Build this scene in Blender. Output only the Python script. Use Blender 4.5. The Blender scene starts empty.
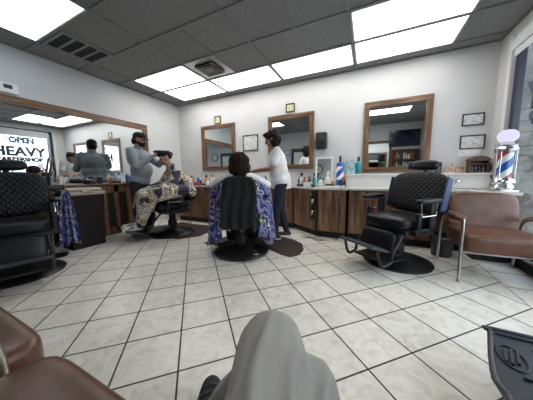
import bpy, bmesh, math, random
from mathutils import Vector, Matrix, Euler, noise
random.seed(7)
PI = math.pi
col = bpy.context.scene.collection
sc = bpy.context.scene

# ------------------------------------------------------------ materials
MATS = {}
def newmat(name):
    m = bpy.data.materials.new(name); m.use_nodes = True
    nt = m.node_tree; nt.nodes.clear()
    out = nt.nodes.new('ShaderNodeOutputMaterial')
    b = nt.nodes.new('ShaderNodeBsdfPrincipled')
    nt.links.new(b.outputs[0], out.inputs[0])
    MATS[name] = m
    return m, nt, b
def N(nt, typ, **kw):
    n = nt.nodes.new(typ)
    for k, v in kw.items():
        if k.startswith('i_'):
            n.inputs[k[2:].replace('_', ' ')].default_value = v
        else: setattr(n, k, v)
    return n
def rgb(c): return (c[0], c[1], c[2], 1)
def ramp(nt, stops, interp='LINEAR'):
    r = nt.nodes.new('ShaderNodeValToRGB'); r.color_ramp.interpolation = interp
    e = r.color_ramp.elements
    e[0].position = stops[0][0]; e[0].color = rgb(stops[0][1])
    e[1].position = stops[-1][0]; e[1].color = rgb(stops[-1][1])
    for p, c in stops[1:-1]:
        x = e.new(p); x.color = rgb(c)
    return r
def flat(name, c, rough=.5, metal=0, var=.12, scale=12, bump=0, coat=0, spec=None, emit=None, es=0, alpha=None, sheen=0):
    m, nt, b = newmat(name)
    tc = N(nt, 'ShaderNodeTexCoord')
    nz = N(nt, 'ShaderNodeTexNoise', i_Scale=scale, i_Detail=4.0)
    nt.links.new(tc.outputs['Object'], nz.inputs['Vector'])
    lo = tuple(x*(1-var) for x in c); hi = tuple(min(1, x*(1+var)) for x in c)
    r = ramp(nt, [(.3, lo), (.7, hi)])
    nt.links.new(nz.outputs['Fac'], r.inputs['Fac'])
    nt.links.new(r.outputs['Color'], b.inputs['Base Color'])
    b.inputs['Roughness'].default_value = rough
    b.inputs['Metallic'].default_value = metal
    if coat: b.inputs['Coat Weight'].default_value = coat
    if spec is not None: b.inputs['Specular IOR Level'].default_value = spec
    if sheen: b.inputs['Sheen Weight'].default_value = sheen
    if bump:
        bp = N(nt, 'ShaderNodeBump', i_Strength=bump, i_Distance=.01)
        nt.links.new(nz.outputs['Fac'], bp.inputs['Height']); nt.links.new(bp.outputs[0], b.inputs['Normal'])
    if emit:
        b.inputs['Emission Color'].default_value = rgb(emit); b.inputs['Emission Strength'].default_value = es
    return m
flat('wall_paint', (.57,.57,.575), .75, var=.03, scale=3)
flat('white_trim', (.70,.69,.66), .5, var=.03)
flat('white_plastic', (.75,.75,.74), .35, var=.03)
flat('grid_metal', (.22,.22,.22), .5, var=.03)
flat('black_plastic', (.015,.015,.017), .4, var=.2)
flat('black_vinyl', (.005,.005,.007), .38, spec=.3, var=.3, scale=30, bump=.15)
flat('dark_metal', (.012,.012,.014), .4, metal=.3)
flat('base_black', (.012,.012,.013), .42, metal=.3)
flat('chrome', (.62,.63,.65), .18, metal=1, var=.05)
flat('brushed', (.60,.59,.57), .28, metal=1, var=.1)
flat('black_cloth', (.005,.005,.007), .9, var=.3, scale=25, bump=.3)
flat("blue_vinyl", (.018,.038,.12), .35, var=.15)
flat('leather', (.115,.050,.028), .34, var=.35, scale=9, bump=.25)
flat('mat_brown', (.035,.022,.018), .7, var=.25, scale=30, bump=.2)
flat('worktop', (.60,.58,.54), .25, var=.12, scale=20)
flat('kick', (.012,.010,.009), .7)
flat('skin', (.42,.24,.17), .55, var=.06)
flat('skin_tan', (.30,.16,.10), .55, var=.06)
flat('hair', (.008,.006,.006), .7, spec=.2, var=.4, scale=60, bump=.8)
flat('hair_brown', (.018,.009,.006), .75, spec=.2, var=.5, scale=50, bump=.8)
flat('grey_sweat', (.21,.235,.26), .9, var=.1, scale=40, bump=.2, sheen=.2)
flat('denim_dark', (.009,.012,.024), .85, var=.3, scale=50)
flat('white_cloth', (.72,.72,.72), .85, var=.05, scale=15, bump=.3)
flat('sneaker_white', (.7,.7,.7), .5, var=.05)
flat('shoe_brown', (.05,.022,.018), .6)
flat('shoe_black', (.015,.015,.015), .8, var=.5, scale=80, bump=.5)
flat('rubber', (.022,.026,.034), .45, var=.15)
flat('trash_dark', (.014,.010,.010), .6, spec=.2)
flat('tan_plastic', (.36,.31,.25), .45)
flat('red_plastic', (.45,.03,.02), .4)
flat('orange_plastic', (.6,.2,.03), .4)
flat('blue_plastic', (.05,.15,.5), .35)
flat('teal_liquid', (.02,.22,.28), .15, coat=.5)
flat('amber_plastic', (.30,.12,.03), .2)
flat('cream', (.65,.58,.45), .6)
flat('dark_brown_wood', (.09,.04,.02), .5, var=.4, scale=20)
flat('figurine_pink', (.50,.30,.25), .5, var=.5, scale=70)
flat('gold', (.5,.33,.08), .3, metal=.8)
flat('paper', (.72,.71,.66), .8, var=.1, scale=60)
flat('tv_black', (.008,.012,.03), .12, var=.5, scale=3)
flat('stone_ground', (.45,.44,.42), .9, var=.12, scale=4)
flat('asphalt', (.25,.25,.26), .9, var=.1)
flat('neon_blue', (.02,.03,.10), .4)
flat('sticker_navy', (.02,.03,.09), .5)
flat('car_silver', (.45,.5,.55), .25, metal=.5)
flat('car_glass', (.03,.04,.05), .1)
flat('awning', (.03,.035,.06), .8)
flat('blind', (.55,.56,.58), .8, var=.03)
flat('frame_navy', (.022,.028,.045), .4)
flat('wood_tan', (.30,.17,.09), .5, var=.3, scale=25)

def wood(name, a, b_, c, scale=1., rough=.4, axis=2):
    m, nt, b = newmat(name)
    tc = N(nt, 'ShaderNodeTexCoord')
    mp = N(nt, 'ShaderNodeMapping')
    s = [14*scale]*3; s[axis] = 1.1*scale
    mp.inputs['Scale'].default_value = s
    nz = N(nt, 'ShaderNodeTexNoise', i_Scale=1.6, i_Detail=6.0, i_Distortion=1.2)
    nt.links.new(tc.outputs['Object'], mp.inputs[0]); nt.links.new(mp.outputs[0], nz.inputs['Vector'])
    r = ramp(nt, [(.30, a), (.5, b_), (.68, c)])
    nt.links.new(nz.outputs['Fac'], r.inputs['Fac']); nt.links.new(r.outputs['Color'], b.inputs['Base Color'])
    b.inputs['Roughness'].default_value = rough
wood('cabinet_wood', (.05,.022,.013), (.18,.090,.050), (.33,.185,.105))
wood('cabinet_side', (.06,.030,.018), (.14,.072,.042), (.20,.11,.066))
wood('frame_wood_h', (.05,.024,.012), (.14,.072,.036), (.26,.15,.085), axis=0)
wood('frame_wood_v', (.05,.024,.012), (.14,.072,.036), (.26,.15,.085), axis=2)
wood('frame_wood_y', (.06,.03,.015), (.16,.08,.04), (.24,.135,.07), axis=1)

# floor tile laid on the diagonal
def tilemat(name, ang, ox, oy, t):
    m, nt, b = newmat(name)
    tc = N(nt, 'ShaderNodeTexCoord')
    sub = N(nt, 'ShaderNodeVectorMath', operation='SUBTRACT'); sub.inputs[1].default_value = (ox, oy, 0)
    nt.links.new(tc.outputs['Object'], sub.inputs[0])
    rot = N(nt, 'ShaderNodeVectorRotate', rotation_type='Z_AXIS'); rot.inputs['Angle'].default_value = -ang
    nt.links.new(sub.outputs[0], rot.inputs['Vector'])
    scl = N(nt, 'ShaderNodeVectorMath', operation='SCALE'); scl.inputs['Scale'].default_value = 1/t
    nt.links.new(rot.outputs[0], scl.inputs[0])
    br = N(nt, 'ShaderNodeTexBrick', offset=0.0, squash=1.0)
    br.inputs['Scale'].default_value = 1; br.inputs['Brick Width'].default_value = 1; br.inputs['Row Height'].default_value = 1
    br.inputs['Mortar Size'].default_value = .016; br.inputs['Mortar Smooth'].default_value = .1; br.inputs['Bias'].default_value = 0
    br.inputs['Color1'].default_value = rgb((.92,.92,.92)); br.inputs['Color2'].default_value = rgb((1,1,1)); br.inputs['Mortar'].default_value = rgb((.05,.046,.043))
    nt.links.new(scl.outputs[0], br.inputs['Vector'])
    nz = N(nt, 'ShaderNodeTexNoise', i_Scale=9.0, i_Detail=8.0, i_Roughness=.65, i_Distortion=1.5)
    nt.links.new(tc.outputs['Object'], nz.inputs['Vector'])
    r = ramp(nt, [(.32, (.60,.55,.48)), (.5, (.75,.71,.635)), (.68, (.83,.80,.735))])
    nt.links.new(nz.outputs['Fac'], r.inputs['Fac'])
    mx = N(nt, 'ShaderNodeMix', data_type='RGBA', blend_type='MULTIPLY'); mx.inputs[0].default_value = 1
    nt.links.new(r.outputs['Color'], mx.inputs[6]); nt.links.new(br.outputs['Color'], mx.inputs[7])
    nt.links.new(mx.outputs[2], b.inputs['Base Color'])
    rr = N(nt, 'ShaderNodeMapRange'); rr.inputs['To Min'].default_value = .33; rr.inputs['To Max'].default_value = .8
    nt.links.new(br.outputs['Fac'], rr.inputs['Value']); nt.links.new(rr.outputs[0], b.inputs['Roughness'])
    bp = N(nt, 'ShaderNodeBump', i_Strength=.4, i_Distance=.004); bp.invert = True
    nt.links.new(br.outputs['Fac'], bp.inputs['Height']); nt.links.new(bp.outputs[0], b.inputs['Normal'])
tilemat('floor_tile', 0.77019, -1.73423, 1.60773, .31459)
tilemat('border_tile', 0, 1.15, 0.05, .36)

# acoustic ceiling tile
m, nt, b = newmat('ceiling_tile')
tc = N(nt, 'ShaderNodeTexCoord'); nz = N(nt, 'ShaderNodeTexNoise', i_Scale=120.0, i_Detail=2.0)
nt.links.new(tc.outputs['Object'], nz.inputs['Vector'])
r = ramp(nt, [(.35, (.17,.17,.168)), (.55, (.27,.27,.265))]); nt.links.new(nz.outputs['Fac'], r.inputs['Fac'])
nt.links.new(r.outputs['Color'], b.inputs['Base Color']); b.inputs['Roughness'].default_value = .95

# quilted vinyl: diamond seams as bump
m, nt, b = newmat('quilted_vinyl')
tc = N(nt, 'ShaderNodeTexCoord')
sx = N(nt, 'ShaderNodeSeparateXYZ'); nt.links.new(tc.outputs['Object'], sx.inputs[0])
hs = []
for sg in (1, -1):
    a = N(nt, 'ShaderNodeMath', operation='MULTIPLY'); a.inputs[1].default_value = sg*1.25
    nt.links.new(sx.outputs['X'], a.inputs[0])
    s = N(nt, 'ShaderNodeMath', operation='ADD'); nt.links.new(a.outputs[0], s.inputs[0]); nt.links.new(sx.outputs['Z'], s.inputs[1])
    k = N(nt, 'ShaderNodeMath', operation='MULTIPLY'); k.inputs[1].default_value = PI/.068; nt.links.new(s.outputs[0], k.inputs[0])
    w = N(nt, 'ShaderNodeMath', operation='SINE'); nt.links.new(k.outputs[0], w.inputs[0])
    ab = N(nt, 'ShaderNodeMath', operation='ABSOLUTE'); nt.links.new(w.outputs[0], ab.inputs[0]); hs.append(ab)
mn = N(nt, 'ShaderNodeMath', operation='MINIMUM'); nt.links.new(hs[0].outputs[0], mn.inputs[0]); nt.links.new(hs[1].outputs[0], mn.inputs[1])
pw = N(nt, 'ShaderNodeMath', operation='POWER'); pw.inputs[1].default_value = .5; nt.links.new(mn.outputs[0], pw.inputs[0])
bp = N(nt, 'ShaderNodeBump', i_Strength=.7, i_Distance=.010); nt.links.new(pw.outputs[0], bp.inputs['Height']); nt.links.new(bp.outputs[0], b.inputs['Normal'])
b.inputs['Base Color'].default_value = rgb((.006,.006,.008)); b.inputs['Roughness'].default_value = .40; b.inputs['Specular IOR Level'].default_value = .25

# baroque cape: gold, cream, black, white scrolls
def cape_gold():
    m, nt, b = newmat('baroque_cloth')
    tc = N(nt, 'ShaderNodeTexCoord')
    nz = N(nt, 'ShaderNodeTexNoise', i_Scale=7.0, i_Detail=2.0)
    nt.links.new(tc.outputs['Object'], nz.inputs['Vector'])
    ad = N(nt, 'ShaderNodeMix', data_type='VECTOR'); ad.inputs[0].default_value = .12
    nt.links.new(tc.outputs['Object'], ad.inputs[4]); nt.links.new(nz.outputs['Color'], ad.inputs[5])
    vo = N(nt, 'ShaderNodeTexVoronoi', i_Scale=8.0); nt.links.new(ad.outputs[1], vo.inputs['Vector'])
    k = N(nt, 'ShaderNodeMath', operation='MULTIPLY'); k.inputs[1].default_value = 2.7; nt.links.new(vo.outputs['Distance'], k.inputs[0])
    fr = N(nt, 'ShaderNodeMath', operation='FRACT'); nt.links.new(k.outputs[0], fr.inputs[0])
    r = ramp(nt, [(0, (.30,.19,.07)), (.22, (.72,.68,.60)), (.40, (.02,.018,.03)), (.50, (.30,.18,.05)), (.62, (.02,.02,.04)), (.68, (.74,.74,.76)), (.92, (.26,.15,.04))], 'CONSTANT')
    nt.links.new(fr.outputs[0], r.inputs['Fac'])
    n2 = N(nt, 'ShaderNodeTexNoise', i_Scale=4.0, i_Detail=1.0); nt.links.new(tc.outputs['Object'], n2.inputs['Vector'])
    r2 = ramp(nt, [(0, (0,0,0)), (.56, (1,1,1))], 'CONSTANT'); nt.links.new(n2.outputs['Fac'], r2.inputs['Fac'])
    mx = N(nt, 'ShaderNodeMix', data_type='RGBA'); nt.links.new(r2.outputs['Color'], mx.inputs[0])
    nt.links.new(r.outputs['Color'], mx.inputs[6]); mx.inputs[7].default_value = rgb((.018,.02,.045))
    nt.links.new(mx.outputs[2], b.inputs['Base Color']); b.inputs['Roughness'].default_value = .6
def cape_blue():
    m, nt, b = newmat('blue_leaf_cloth')
    tc = N(nt, 'ShaderNodeTexCoord')
    mp = N(nt, 'ShaderNodeMapping'); mp.inputs['Scale'].default_value = (1.0,1.0,.62); mp.inputs['Rotation'].default_value = (.5,.6,.3)
    nt.links.new(tc.outputs['Object'], mp.inputs[0])
    wv = N(nt, 'ShaderNodeTexWave', wave_type='BANDS', bands_direction='DIAGONAL')
    wv.inputs['Scale'].default_value = 5.5; wv.inputs['Distortion'].default_value = 14; wv.inputs['Detail'].default_value = 1.5; wv.inputs['Detail Scale'].default_value = 1.4
    nt.links.new(mp.outputs[0], wv.inputs['Vector'])
    r = ramp(nt, [(0, (.02,.02,.03)), (.10, (.05,.06,.38)), (.60, (.03,.04,.26)), (.68, (.60,.62,.60)), (.86, (.42,.42,.28)), (.92, (.03,.03,.06))], 'CONSTANT')
    nt.links.new(wv.outputs['Fac'], r.inputs['Fac']); nt.links.new(r.outputs['Color'], b.inputs['Base Color'])
    b.inputs['Roughness'].default_value = .55
cape_gold(); cape_blue()

# trousers of the seated photographer: pale twill
m, nt, b = newmat('grey_twill')
tc = N(nt, 'ShaderNodeTexCoord')
wv = N(nt, 'ShaderNodeTexWave', bands_direction='DIAGONAL'); wv.inputs['Scale'].default_value = 160; wv.inputs['Distortion'].default_value = .6
nt.links.new(tc.outputs['Object'], wv.inputs['Vector'])
r = ramp(nt, [(0, (.285,.28,.255)), (1, (.36,.355,.33))]); nt.links.new(wv.outputs['Fac'], r.inputs['Fac'])
nt.links.new(r.outputs['Color'], b.inputs['Base Color']); b.inputs['Roughness'].default_value = .9

m, nt, b = newmat('mirror_glass')
b.inputs['Base Color'].default_value = rgb((.80,.84,.84)); b.inputs['Metallic'].default_value = 1; b.inputs['Roughness'].default_value = .01
def thin_glass(name, tint):
    m = bpy.data.materials.new(name); m.use_nodes = True; nt = m.node_tree; nt.nodes.clear(); MATS[name] = m
    out = N(nt, 'ShaderNodeOutputMaterial'); tr = N(nt, 'ShaderNodeBsdfTransparent'); tr.inputs[0].default_value = rgb(tint)
    gl = N(nt, 'ShaderNodeBsdfGlossy'); gl.inputs['Roughness'].default_value = .01
    lw = N(nt, 'ShaderNodeLayerWeight'); lw.inputs['Blend'].default_value = .5
    pw = N(nt, 'ShaderNodeMath', operation='POWER'); pw.inputs[1].default_value = 4.0; nt.links.new(lw.outputs['Facing'], pw.inputs[0])
    fr = N(nt, 'ShaderNodeMath', operation='MULTIPLY_ADD'); fr.inputs[1].default_value = .85; fr.inputs[2].default_value = .04; nt.links.new(pw.outputs[0], fr.inputs[0])
    mx = N(nt, 'ShaderNodeMixShader'); nt.links.new(fr.outputs[0], mx.inputs[0]); nt.links.new(tr.outputs[0], mx.inputs[1]); nt.links.new(gl.outputs[0], mx.inputs[2])
    nt.links.new(mx.outputs[0], out.inputs[0])
thin_glass('window_glass', (.92,.95,.95))
def emis(name, c, s):
    m = bpy.data.materials.new(name); m.use_nodes = True; nt = m.node_tree; nt.nodes.clear(); MATS[name] = m
    out = N(nt, 'ShaderNodeOutputMaterial'); e = N(nt, 'ShaderNodeEmission'); e.inputs[0].default_value = rgb(c); e.inputs[1].default_value = s
    nt.links.new(e.outputs[0], out.inputs[0])
emis('light_panel', (1.0,.985,.95), 5.2)
emis('daylight_panel', (.80,.90,1.0), 4.0)
emis('lit_globe', (.80,.80,1.0), .8)
# outside stone pier
m, nt, b = newmat('stone_pier')
tc = N(nt, 'ShaderNodeTexCoord'); vo = N(nt, 'ShaderNodeTexVoronoi', i_Scale=7.0); nt.links.new(tc.outputs['Object'], vo.inputs['Vector'])
nz = N(nt, 'ShaderNodeTexNoise', i_Scale=14.0, i_Detail=6.0); nt.links.new(tc.outputs['Object'], nz.inputs['Vector'])
mm = N(nt, 'ShaderNodeMix', data_type='RGBA'); mm.inputs[0].default_value = .55
nt.links.new(vo.outputs['Color'], mm.inputs[6]); nt.links.new(nz.outputs['Color'], mm.inputs[7])
bw = N(nt, 'ShaderNodeRGBToBW'); nt.links.new(mm.outputs[2], bw.inputs[0])
r = ramp(nt, [(.3, (.06,.06,.058)), (.7, (.24,.23,.21))]); nt.links.new(bw.outputs[0], r.inputs['Fac'])
nt.links.new(r.outputs['Color'], b.inputs['Base Color']); b.inputs['Roughness'].default_value = .9
# barber pole stripes
m, nt, b = newmat('pole_stripes')
tc = N(nt, 'ShaderNodeTexCoord'); sx = N(nt, 'ShaderNodeSeparateXYZ'); nt.links.new(tc.outputs['Object'], sx.inputs[0])
at = N(nt, 'ShaderNodeMath', operation='ARCTAN2'); nt.links.new(sx.outputs['Y'], at.inputs[0]); nt.links.new(sx.outputs['X'], at.inputs[1])
d1 = N(nt, 'ShaderNodeMath', operation='DIVIDE'); d1.inputs[1].default_value = 2*PI; nt.links.new(at.outputs[0], d1.inputs[0])
d2 = N(nt, 'ShaderNodeMath', operation='MULTIPLY'); d2.inputs[1].default_value = -2.9; nt.links.new(sx.outputs['Z'], d2.inputs[0])
sm = N(nt, 'ShaderNodeMath', operation='ADD'); nt.links.new(d1.outputs[0], sm.inputs[0]); nt.links.new(d2.outputs[0], sm.inputs[1])
sm2 = N(nt, 'ShaderNodeMath', operation='ADD'); nt.links.new(sm.outputs[0], sm2.inputs[0]); sm2.inputs[1].default_value = 5.12
fr = N(nt, 'ShaderNodeMath', operation='FRACT'); nt.links.new(sm2.outputs[0], fr.inputs[0])
r = ramp(nt, [(0, (.8,.8,.82)), (.22, (.55,.02,.03)), (.5, (.8,.8,.82)), (.72, (.02,.10,.45))], 'CONSTANT'); nt.links.new(fr.outputs[0], r.inputs['Fac'])
nt.links.new(r.outputs['Color'], b.inputs['Base Color']); b.inputs['Roughness'].default_value = .25
# certificate: faint lines of print
m, nt, b = newmat('certificate')
tc = N(nt, 'ShaderNodeTexCoord'); nz = N(nt, 'ShaderNodeTexNoise', i_Scale=30.0, i_Detail=3.0)
mp = N(nt, 'ShaderNodeMapping'); mp.inputs['Scale'].default_value = (.5,1,2.6); nt.links.new(tc.outputs['Object'], mp.inputs[0]); nt.links.new(mp.outputs[0], nz.inputs['Vector'])
r = ramp(nt, [(.38, (.35,.36,.38)), (.48, (.70,.70,.68))]); nt.links.new(nz.outputs['Fac'], r.inputs['Fac'])
nt.links.new(r.outputs['Color'], b.inputs['Base Color'])
def photomat(name, cols, sc_=30.):
    m, nt, b = newmat(name)
    tc = N(nt, 'ShaderNodeTexCoord'); nz = N(nt, 'ShaderNodeTexNoise', i_Scale=sc_, i_Detail=2.0); nt.links.new(tc.outputs['Object'], nz.inputs['Vector'])
    r = ramp(nt, [(.3+.4*i/(len(cols)-1), c) for i, c in enumerate(cols)]); nt.links.new(nz.outputs['Fac'], r.inputs['Fac'])
    nt.links.new(r.outputs['Color'], b.inputs['Base Color']); b.inputs['Roughness'].default_value = .3
photomat('photo_dark', [(.01,.01,.01), (.08,.08,.09), (.5,.5,.5)])
photomat('banknote', [(.25,.28,.15), (.55,.55,.3), (.6,.6,.5)], 60.)
photomat('blue_pack', [(.03,.25,.35), (.3,.5,.55), (.7,.75,.75)], 40.)
photomat('shelf_goods', [(.01,.01,.01), (.15,.09,.03), (.5,.35,.15)], 25.)

# ------------------------------------------------------------ helpers
def M(n): return MATS[n]
def tag(o, label=None, cat=None, group=None, kind=None):
    if label: o['label'] = label
    if cat: o['category'] = cat
    if group: o['group'] = group
    if kind: o['kind'] = kind
    return o
def empty(name, label, cat, loc=(0,0,0), rz=0, group=None):
    o = bpy.data.objects.new(name, None); col.objects.link(o); o.empty_display_size = .1
    o.location = loc; o.rotation_euler = (0,0,rz)
    return tag(o, label, cat, group)
def link(name, bm, mat, parent=None, smooth=False, mods=None, angle=None):
    me = bpy.data.meshes.new(name); bmesh.ops.recalc_face_normals(bm, faces=bm.faces[:]); bm.to_mesh(me); bm.free()
    o = bpy.data.objects.new(name, me); col.objects.link(o)
    me.materials.append(M(mat) if isinstance(mat, str) else mat)
    if smooth:
        for p in me.polygons: p.use_smooth = True
        if angle:
            me.set_sharp_from_angle(angle=math.radians(angle))
    if parent: o.parent = parent
    return o
def xf(verts, loc=(0,0,0), rot=(0,0,0)):
    mt = Matrix.Translation(loc) @ Euler(rot).to_matrix().to_4x4()
    for v in verts: v.co = mt @ v.co
def box(bm, c, s, rot=(0,0,0), bev=0, seg=2):
    r = bmesh.ops.create_cube(bm, size=1); vs = r['verts']
    for v in vs: v.co = Vector((v.co.x*s[0], v.co.y*s[1], v.co.z*s[2]))
    if bev:
        es = {e for v in vs for e in v.link_edges}
        rr = bmesh.ops.bevel(bm, geom=list(es), offset=bev, segments=seg, profile=.5, affect='EDGES')
        vs = list({v for f in rr['faces'] for v in f.verts} | {v for v in vs if v.is_valid})
    xf(vs, c, rot)
    return vs
def box2(bm, a, b, bev=0, seg=2):
    return box(bm, [(a[i]+b[i])/2 for i in range(3)], [abs(b[i]-a[i]) for i in range(3)], bev=bev, seg=seg)
def lathe(bm, prof, seg=32, loc=(0,0,0), rot=(0,0,0), cap=True):
    rings = []; allv = []
    for r, z in prof:
        ring = [bm.verts.new((max(r,1e-4)*math.cos(2*PI*i/seg), max(r,1e-4)*math.sin(2*PI*i/seg), z)) for i in range(seg)]
        rings.append(ring); allv += ring
    for a, b in zip(rings, rings[1:]):
        for i in range(seg):
            bm.faces.new((a[i], a[(i+1)%seg], b[(i+1)%seg], b[i]))
    if cap:
        bm.faces.new(rings[0]); bm.faces.new(rings[-1])
    xf(allv, loc, rot); return allv
def axis_mat(p0, p1, up=None):
    d = (Vector(p1)-Vector(p0)); L = d.length
    z = d.normalized() if L > 1e-6 else Vector((0,0,1))
    u = Vector(up) if up else (Vector((0,0,1)) if abs(z.z) < .95 else Vector((0,1,0)))
    x = u.cross(z).normalized(); y = z.cross(x)
    mt = Matrix((x, y, z)).transposed().to_4x4(); mt.translation = Vector(p0)
    return mt, L
def tube(bm, pts, r, seg=10, closed=False, sx=1, sy=1):
    pts = [Vector(p) for p in pts]; n = len(pts); rings = []
    ref = None
    for i, p in enumerate(pts):
        if closed: t = (pts[(i+1)%n]-pts[i-1]).normalized()
        else: t = (pts[min(i+1,n-1)]-pts[max(i-1,0)]).normalized()
        if ref is None:
            ref = Vector((0,0,1)) if abs(t.z) < .9 else Vector((1,0,0))
        x = ref.cross(t); 
        if x.length < 1e-4: x = Vector((0,1,0)).cross(t)
        x.normalize(); y = t.cross(x); ref = y
        rr = r[i] if isinstance(r, (list, tuple)) else r
        rings.append([bm.verts.new(p + x*(rr*sx*math.cos(2*PI*k/seg)) + y*(rr*sy*math.sin(2*PI*k/seg))) for k in range(seg)])
    m = n if closed else n-1
    for i in range(m):
        a, b = rings[i], rings[(i+1)%n]
        for k in range(seg): bm.faces.new((a[k], a[(k+1)%seg], b[(k+1)%seg], b[k]))
    if not closed: bm.faces.new(rings[0]); bm.faces.new(rings[-1])
def smoothpath(pts, n=6):
    pts = [Vector(p) for p in pts]; out = []
    P = [pts[0]] + pts + [pts[-1]]
    for i in range(1, len(P)-2):
        for k in range(n):
            t = k/n; a, b, c, d = P[i-1], P[i], P[i+1], P[i+2]
            out.append(.5*((2*b)+(-a+c)*t+(2*a-5*b+4*c-d)*t*t+(-a+3*b-3*c+d)*t**3))
    out.append(pts[-1]); return out
def prism(bm, poly, z0, z1):
    a = [bm.verts.new((x,y,z0)) for x,y in poly]; b = [bm.verts.new((x,y,z1)) for x,y in poly]
    bm.faces.new(a[::-1]); bm.faces.new(b); n = len(poly)
    for i in range(n): bm.faces.new((a[i], a[(i+1)%n], b[(i+1)%n], b[i]))
    return a+b
def O(name, mat, fn, parent=None, smooth=False, angle=None, **tg):
    bm = bmesh.new(); fn(bm); o = link(name, bm, mat, parent, smooth, angle=angle)
    if tg: tag(o, **tg)
    return o
def cushion(bm, c, s, rot=(0,0,0), bulge=.25, n=10, p=5.0):
    # puffy superellipsoid slab
    r = bmesh.ops.create_cube(bm, size=2); vs = r['verts']
    es = list({e for v in vs for e in v.link_edges})
    rr = bmesh.ops.subdivide_edges(bm, edges=es, cuts=n, use_grid_fill=True)
    vs = [v for v in bm.verts if v.is_valid and v.tag is False]
    for v in vs:
        x, y, z = v.co
        m = max(abs(x),abs(y),abs(z)); d = (abs(x)**p+abs(y)**p+abs(z)**p)**(1/p)
        k = m/d if d else 1
        q = Vector((x*k, y*k, z*k))
        bz = 1+bulge*(1-min(1,(q.x**2)))*(1-min(1,(q.y**2)))
        v.co = Vector((q.x*s[0]/2, q.y*s[1]/2, q.z*s[2]/2*bz)); v.tag = True
    xf(vs, c, rot)

# blob: union of tapered capsules / ellipsoids / boxes by voxel remesh -> ONE continuous mesh
def cap(p0, p1, r0, r1=None, sx=1., up=None): return ('c', p0, p1, r0, r1 if r1 is not None else r0, sx, up)
def ell(c, r, rot=(0,0,0)): return ('e', c, r, rot)
def blob(name, prims, voxel, mat, parent=None, smooth=6, disp=None, cut=None, loc=None, rz=0):
    bm = bmesh.new()
    for q in prims:
        if q[0] == 'c':
            _, p0, p1, r0, r1, sx, up = q
            mt, L = axis_mat(p0, p1, up); seg = 16; prof = []
            for i in range(5): a = -PI/2+i*PI/2/5; prof.append((r0*math.cos(a), r0*math.sin(a)))
            prof.append((r0, 0)); prof.append((r1, L))
            for i in range(1,6): a = i*PI/2/5; prof.append((r1*math.cos(a), L+r1*math.sin(a)))
            vs = lathe(bm, prof, seg)
            for v in vs: v.co = mt @ Vector((v.co.x*sx, v.co.y, v.co.z))
        elif q[0] == 'e':
            vs = bmesh.ops.create_icosphere(bm, subdivisions=3, radius=1)['verts']
            for v in vs: v.co = Vector((v.co.x*q[2][0], v.co.y*q[2][1], v.co.z*q[2][2]))
            xf(vs, q[1], q[3])
    bmesh.ops.recalc_face_normals(bm, faces=bm.faces[:])
    me = bpy.data.meshes.new('tmp'); bm.to_mesh(me); bm.free()
    o = bpy.data.objects.new('tmp', me); col.objects.link(o)
    rm = o.modifiers.new('r', 'REMESH'); rm.mode = 'VOXEL'; rm.voxel_size = voxel
    if smooth: s = o.modifiers.new('s', 'SMOOTH'); s.iterations = smooth; s.factor = .5
    dg = bpy.context.evaluated_depsgraph_get(); ev = o.evaluated_get(dg)
    nm = bpy.data.meshes.new_from_object(ev); bpy.data.objects.remove(o); 
    bm = bmesh.new(); bm.from_mesh(nm)
    if disp:
        bm.normal_update()
        for v in bm.verts: v.co += v.normal*disp(v.co)
    if cut:
        for co, no in cut:
            bmesh.ops.bisect_plane(bm, geom=bm.verts[:]+bm.edges[:]+bm.faces[:], plane_co=co, plane_no=no, clear_outer=True)
            es = [e for e in bm.edges if e.is_boundary]
            if es: bmesh.ops.holes_fill(bm, edges=es, sides=0)
    bm.to_mesh(nm); bm.free()
    nm.name = name; nm.materials.clear(); nm.materials.append(M(mat))
    for p in nm.polygons: p.use_smooth = True
    ob = bpy.data.objects.new(name, nm); col.objects.link(ob)
    if parent: ob.parent = parent
    if loc: ob.location = loc; ob.rotation_euler = (0,0,rz)
    return ob
def wr(a, s=9., seed=0):   # cloth wrinkles
    return lambda co: a*noise.noise(Vector((co.x*s+seed, co.y*s, co.z*s*.5)))
def lerp(a, b, t): return Vector(a)*(1-t)+Vector(b)*t
def hand(P, wrist, d, thumb_dir, palm_n, curl=.5, sc_=1.):
    d = Vector(d).normalized(); w = Vector(thumb_dir); w = (w-d*w.dot(d)).normalized(); n = w.cross(d)
    if n.dot(Vector(palm_n)) < 0: n = -n
    wrist = Vector(wrist)
    P.append(cap(wrist, wrist+d*.035*sc_, .024*sc_, .026*sc_))
    for k in range(4):
        P.append(cap(wrist+d*.02+w*(.03-.019*k)*sc_*.6, wrist+d*.085*sc_+w*(.03-.019*k)*sc_, .015*sc_, .0125*sc_))
        L = (.070, .078, .072, .056)[k]*sc_
        a = wrist+d*.085*sc_+w*(.03-.019*k)*sc_
        b = a+(d*math.cos(curl*.6)+n*math.sin(curl*.6))*L*.45
        c = b+(d*math.cos(curl*1.5)+n*math.sin(curl*1.5))*L*.32
        e = c+(d*math.cos(curl*2.3)+n*math.sin(curl*2.3))*L*.25
        P += [cap(a, b, .0095*sc_, .009*sc_), cap(b, c, .009*sc_, .0085*sc_), cap(c, e, .0085*sc_, .0075*sc_)]
    a = wrist+d*.025*sc_+w*.022*sc_; b = a+(d*.5+w*.75+n*.2).normalized()*.042*sc_; c = b+(d*.85+w*.25+n*.35).normalized()*.034*sc_
    P += [cap(a, b, .013*sc_, .011*sc_), cap(b, c, .011*sc_, .009*sc_)]
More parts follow.
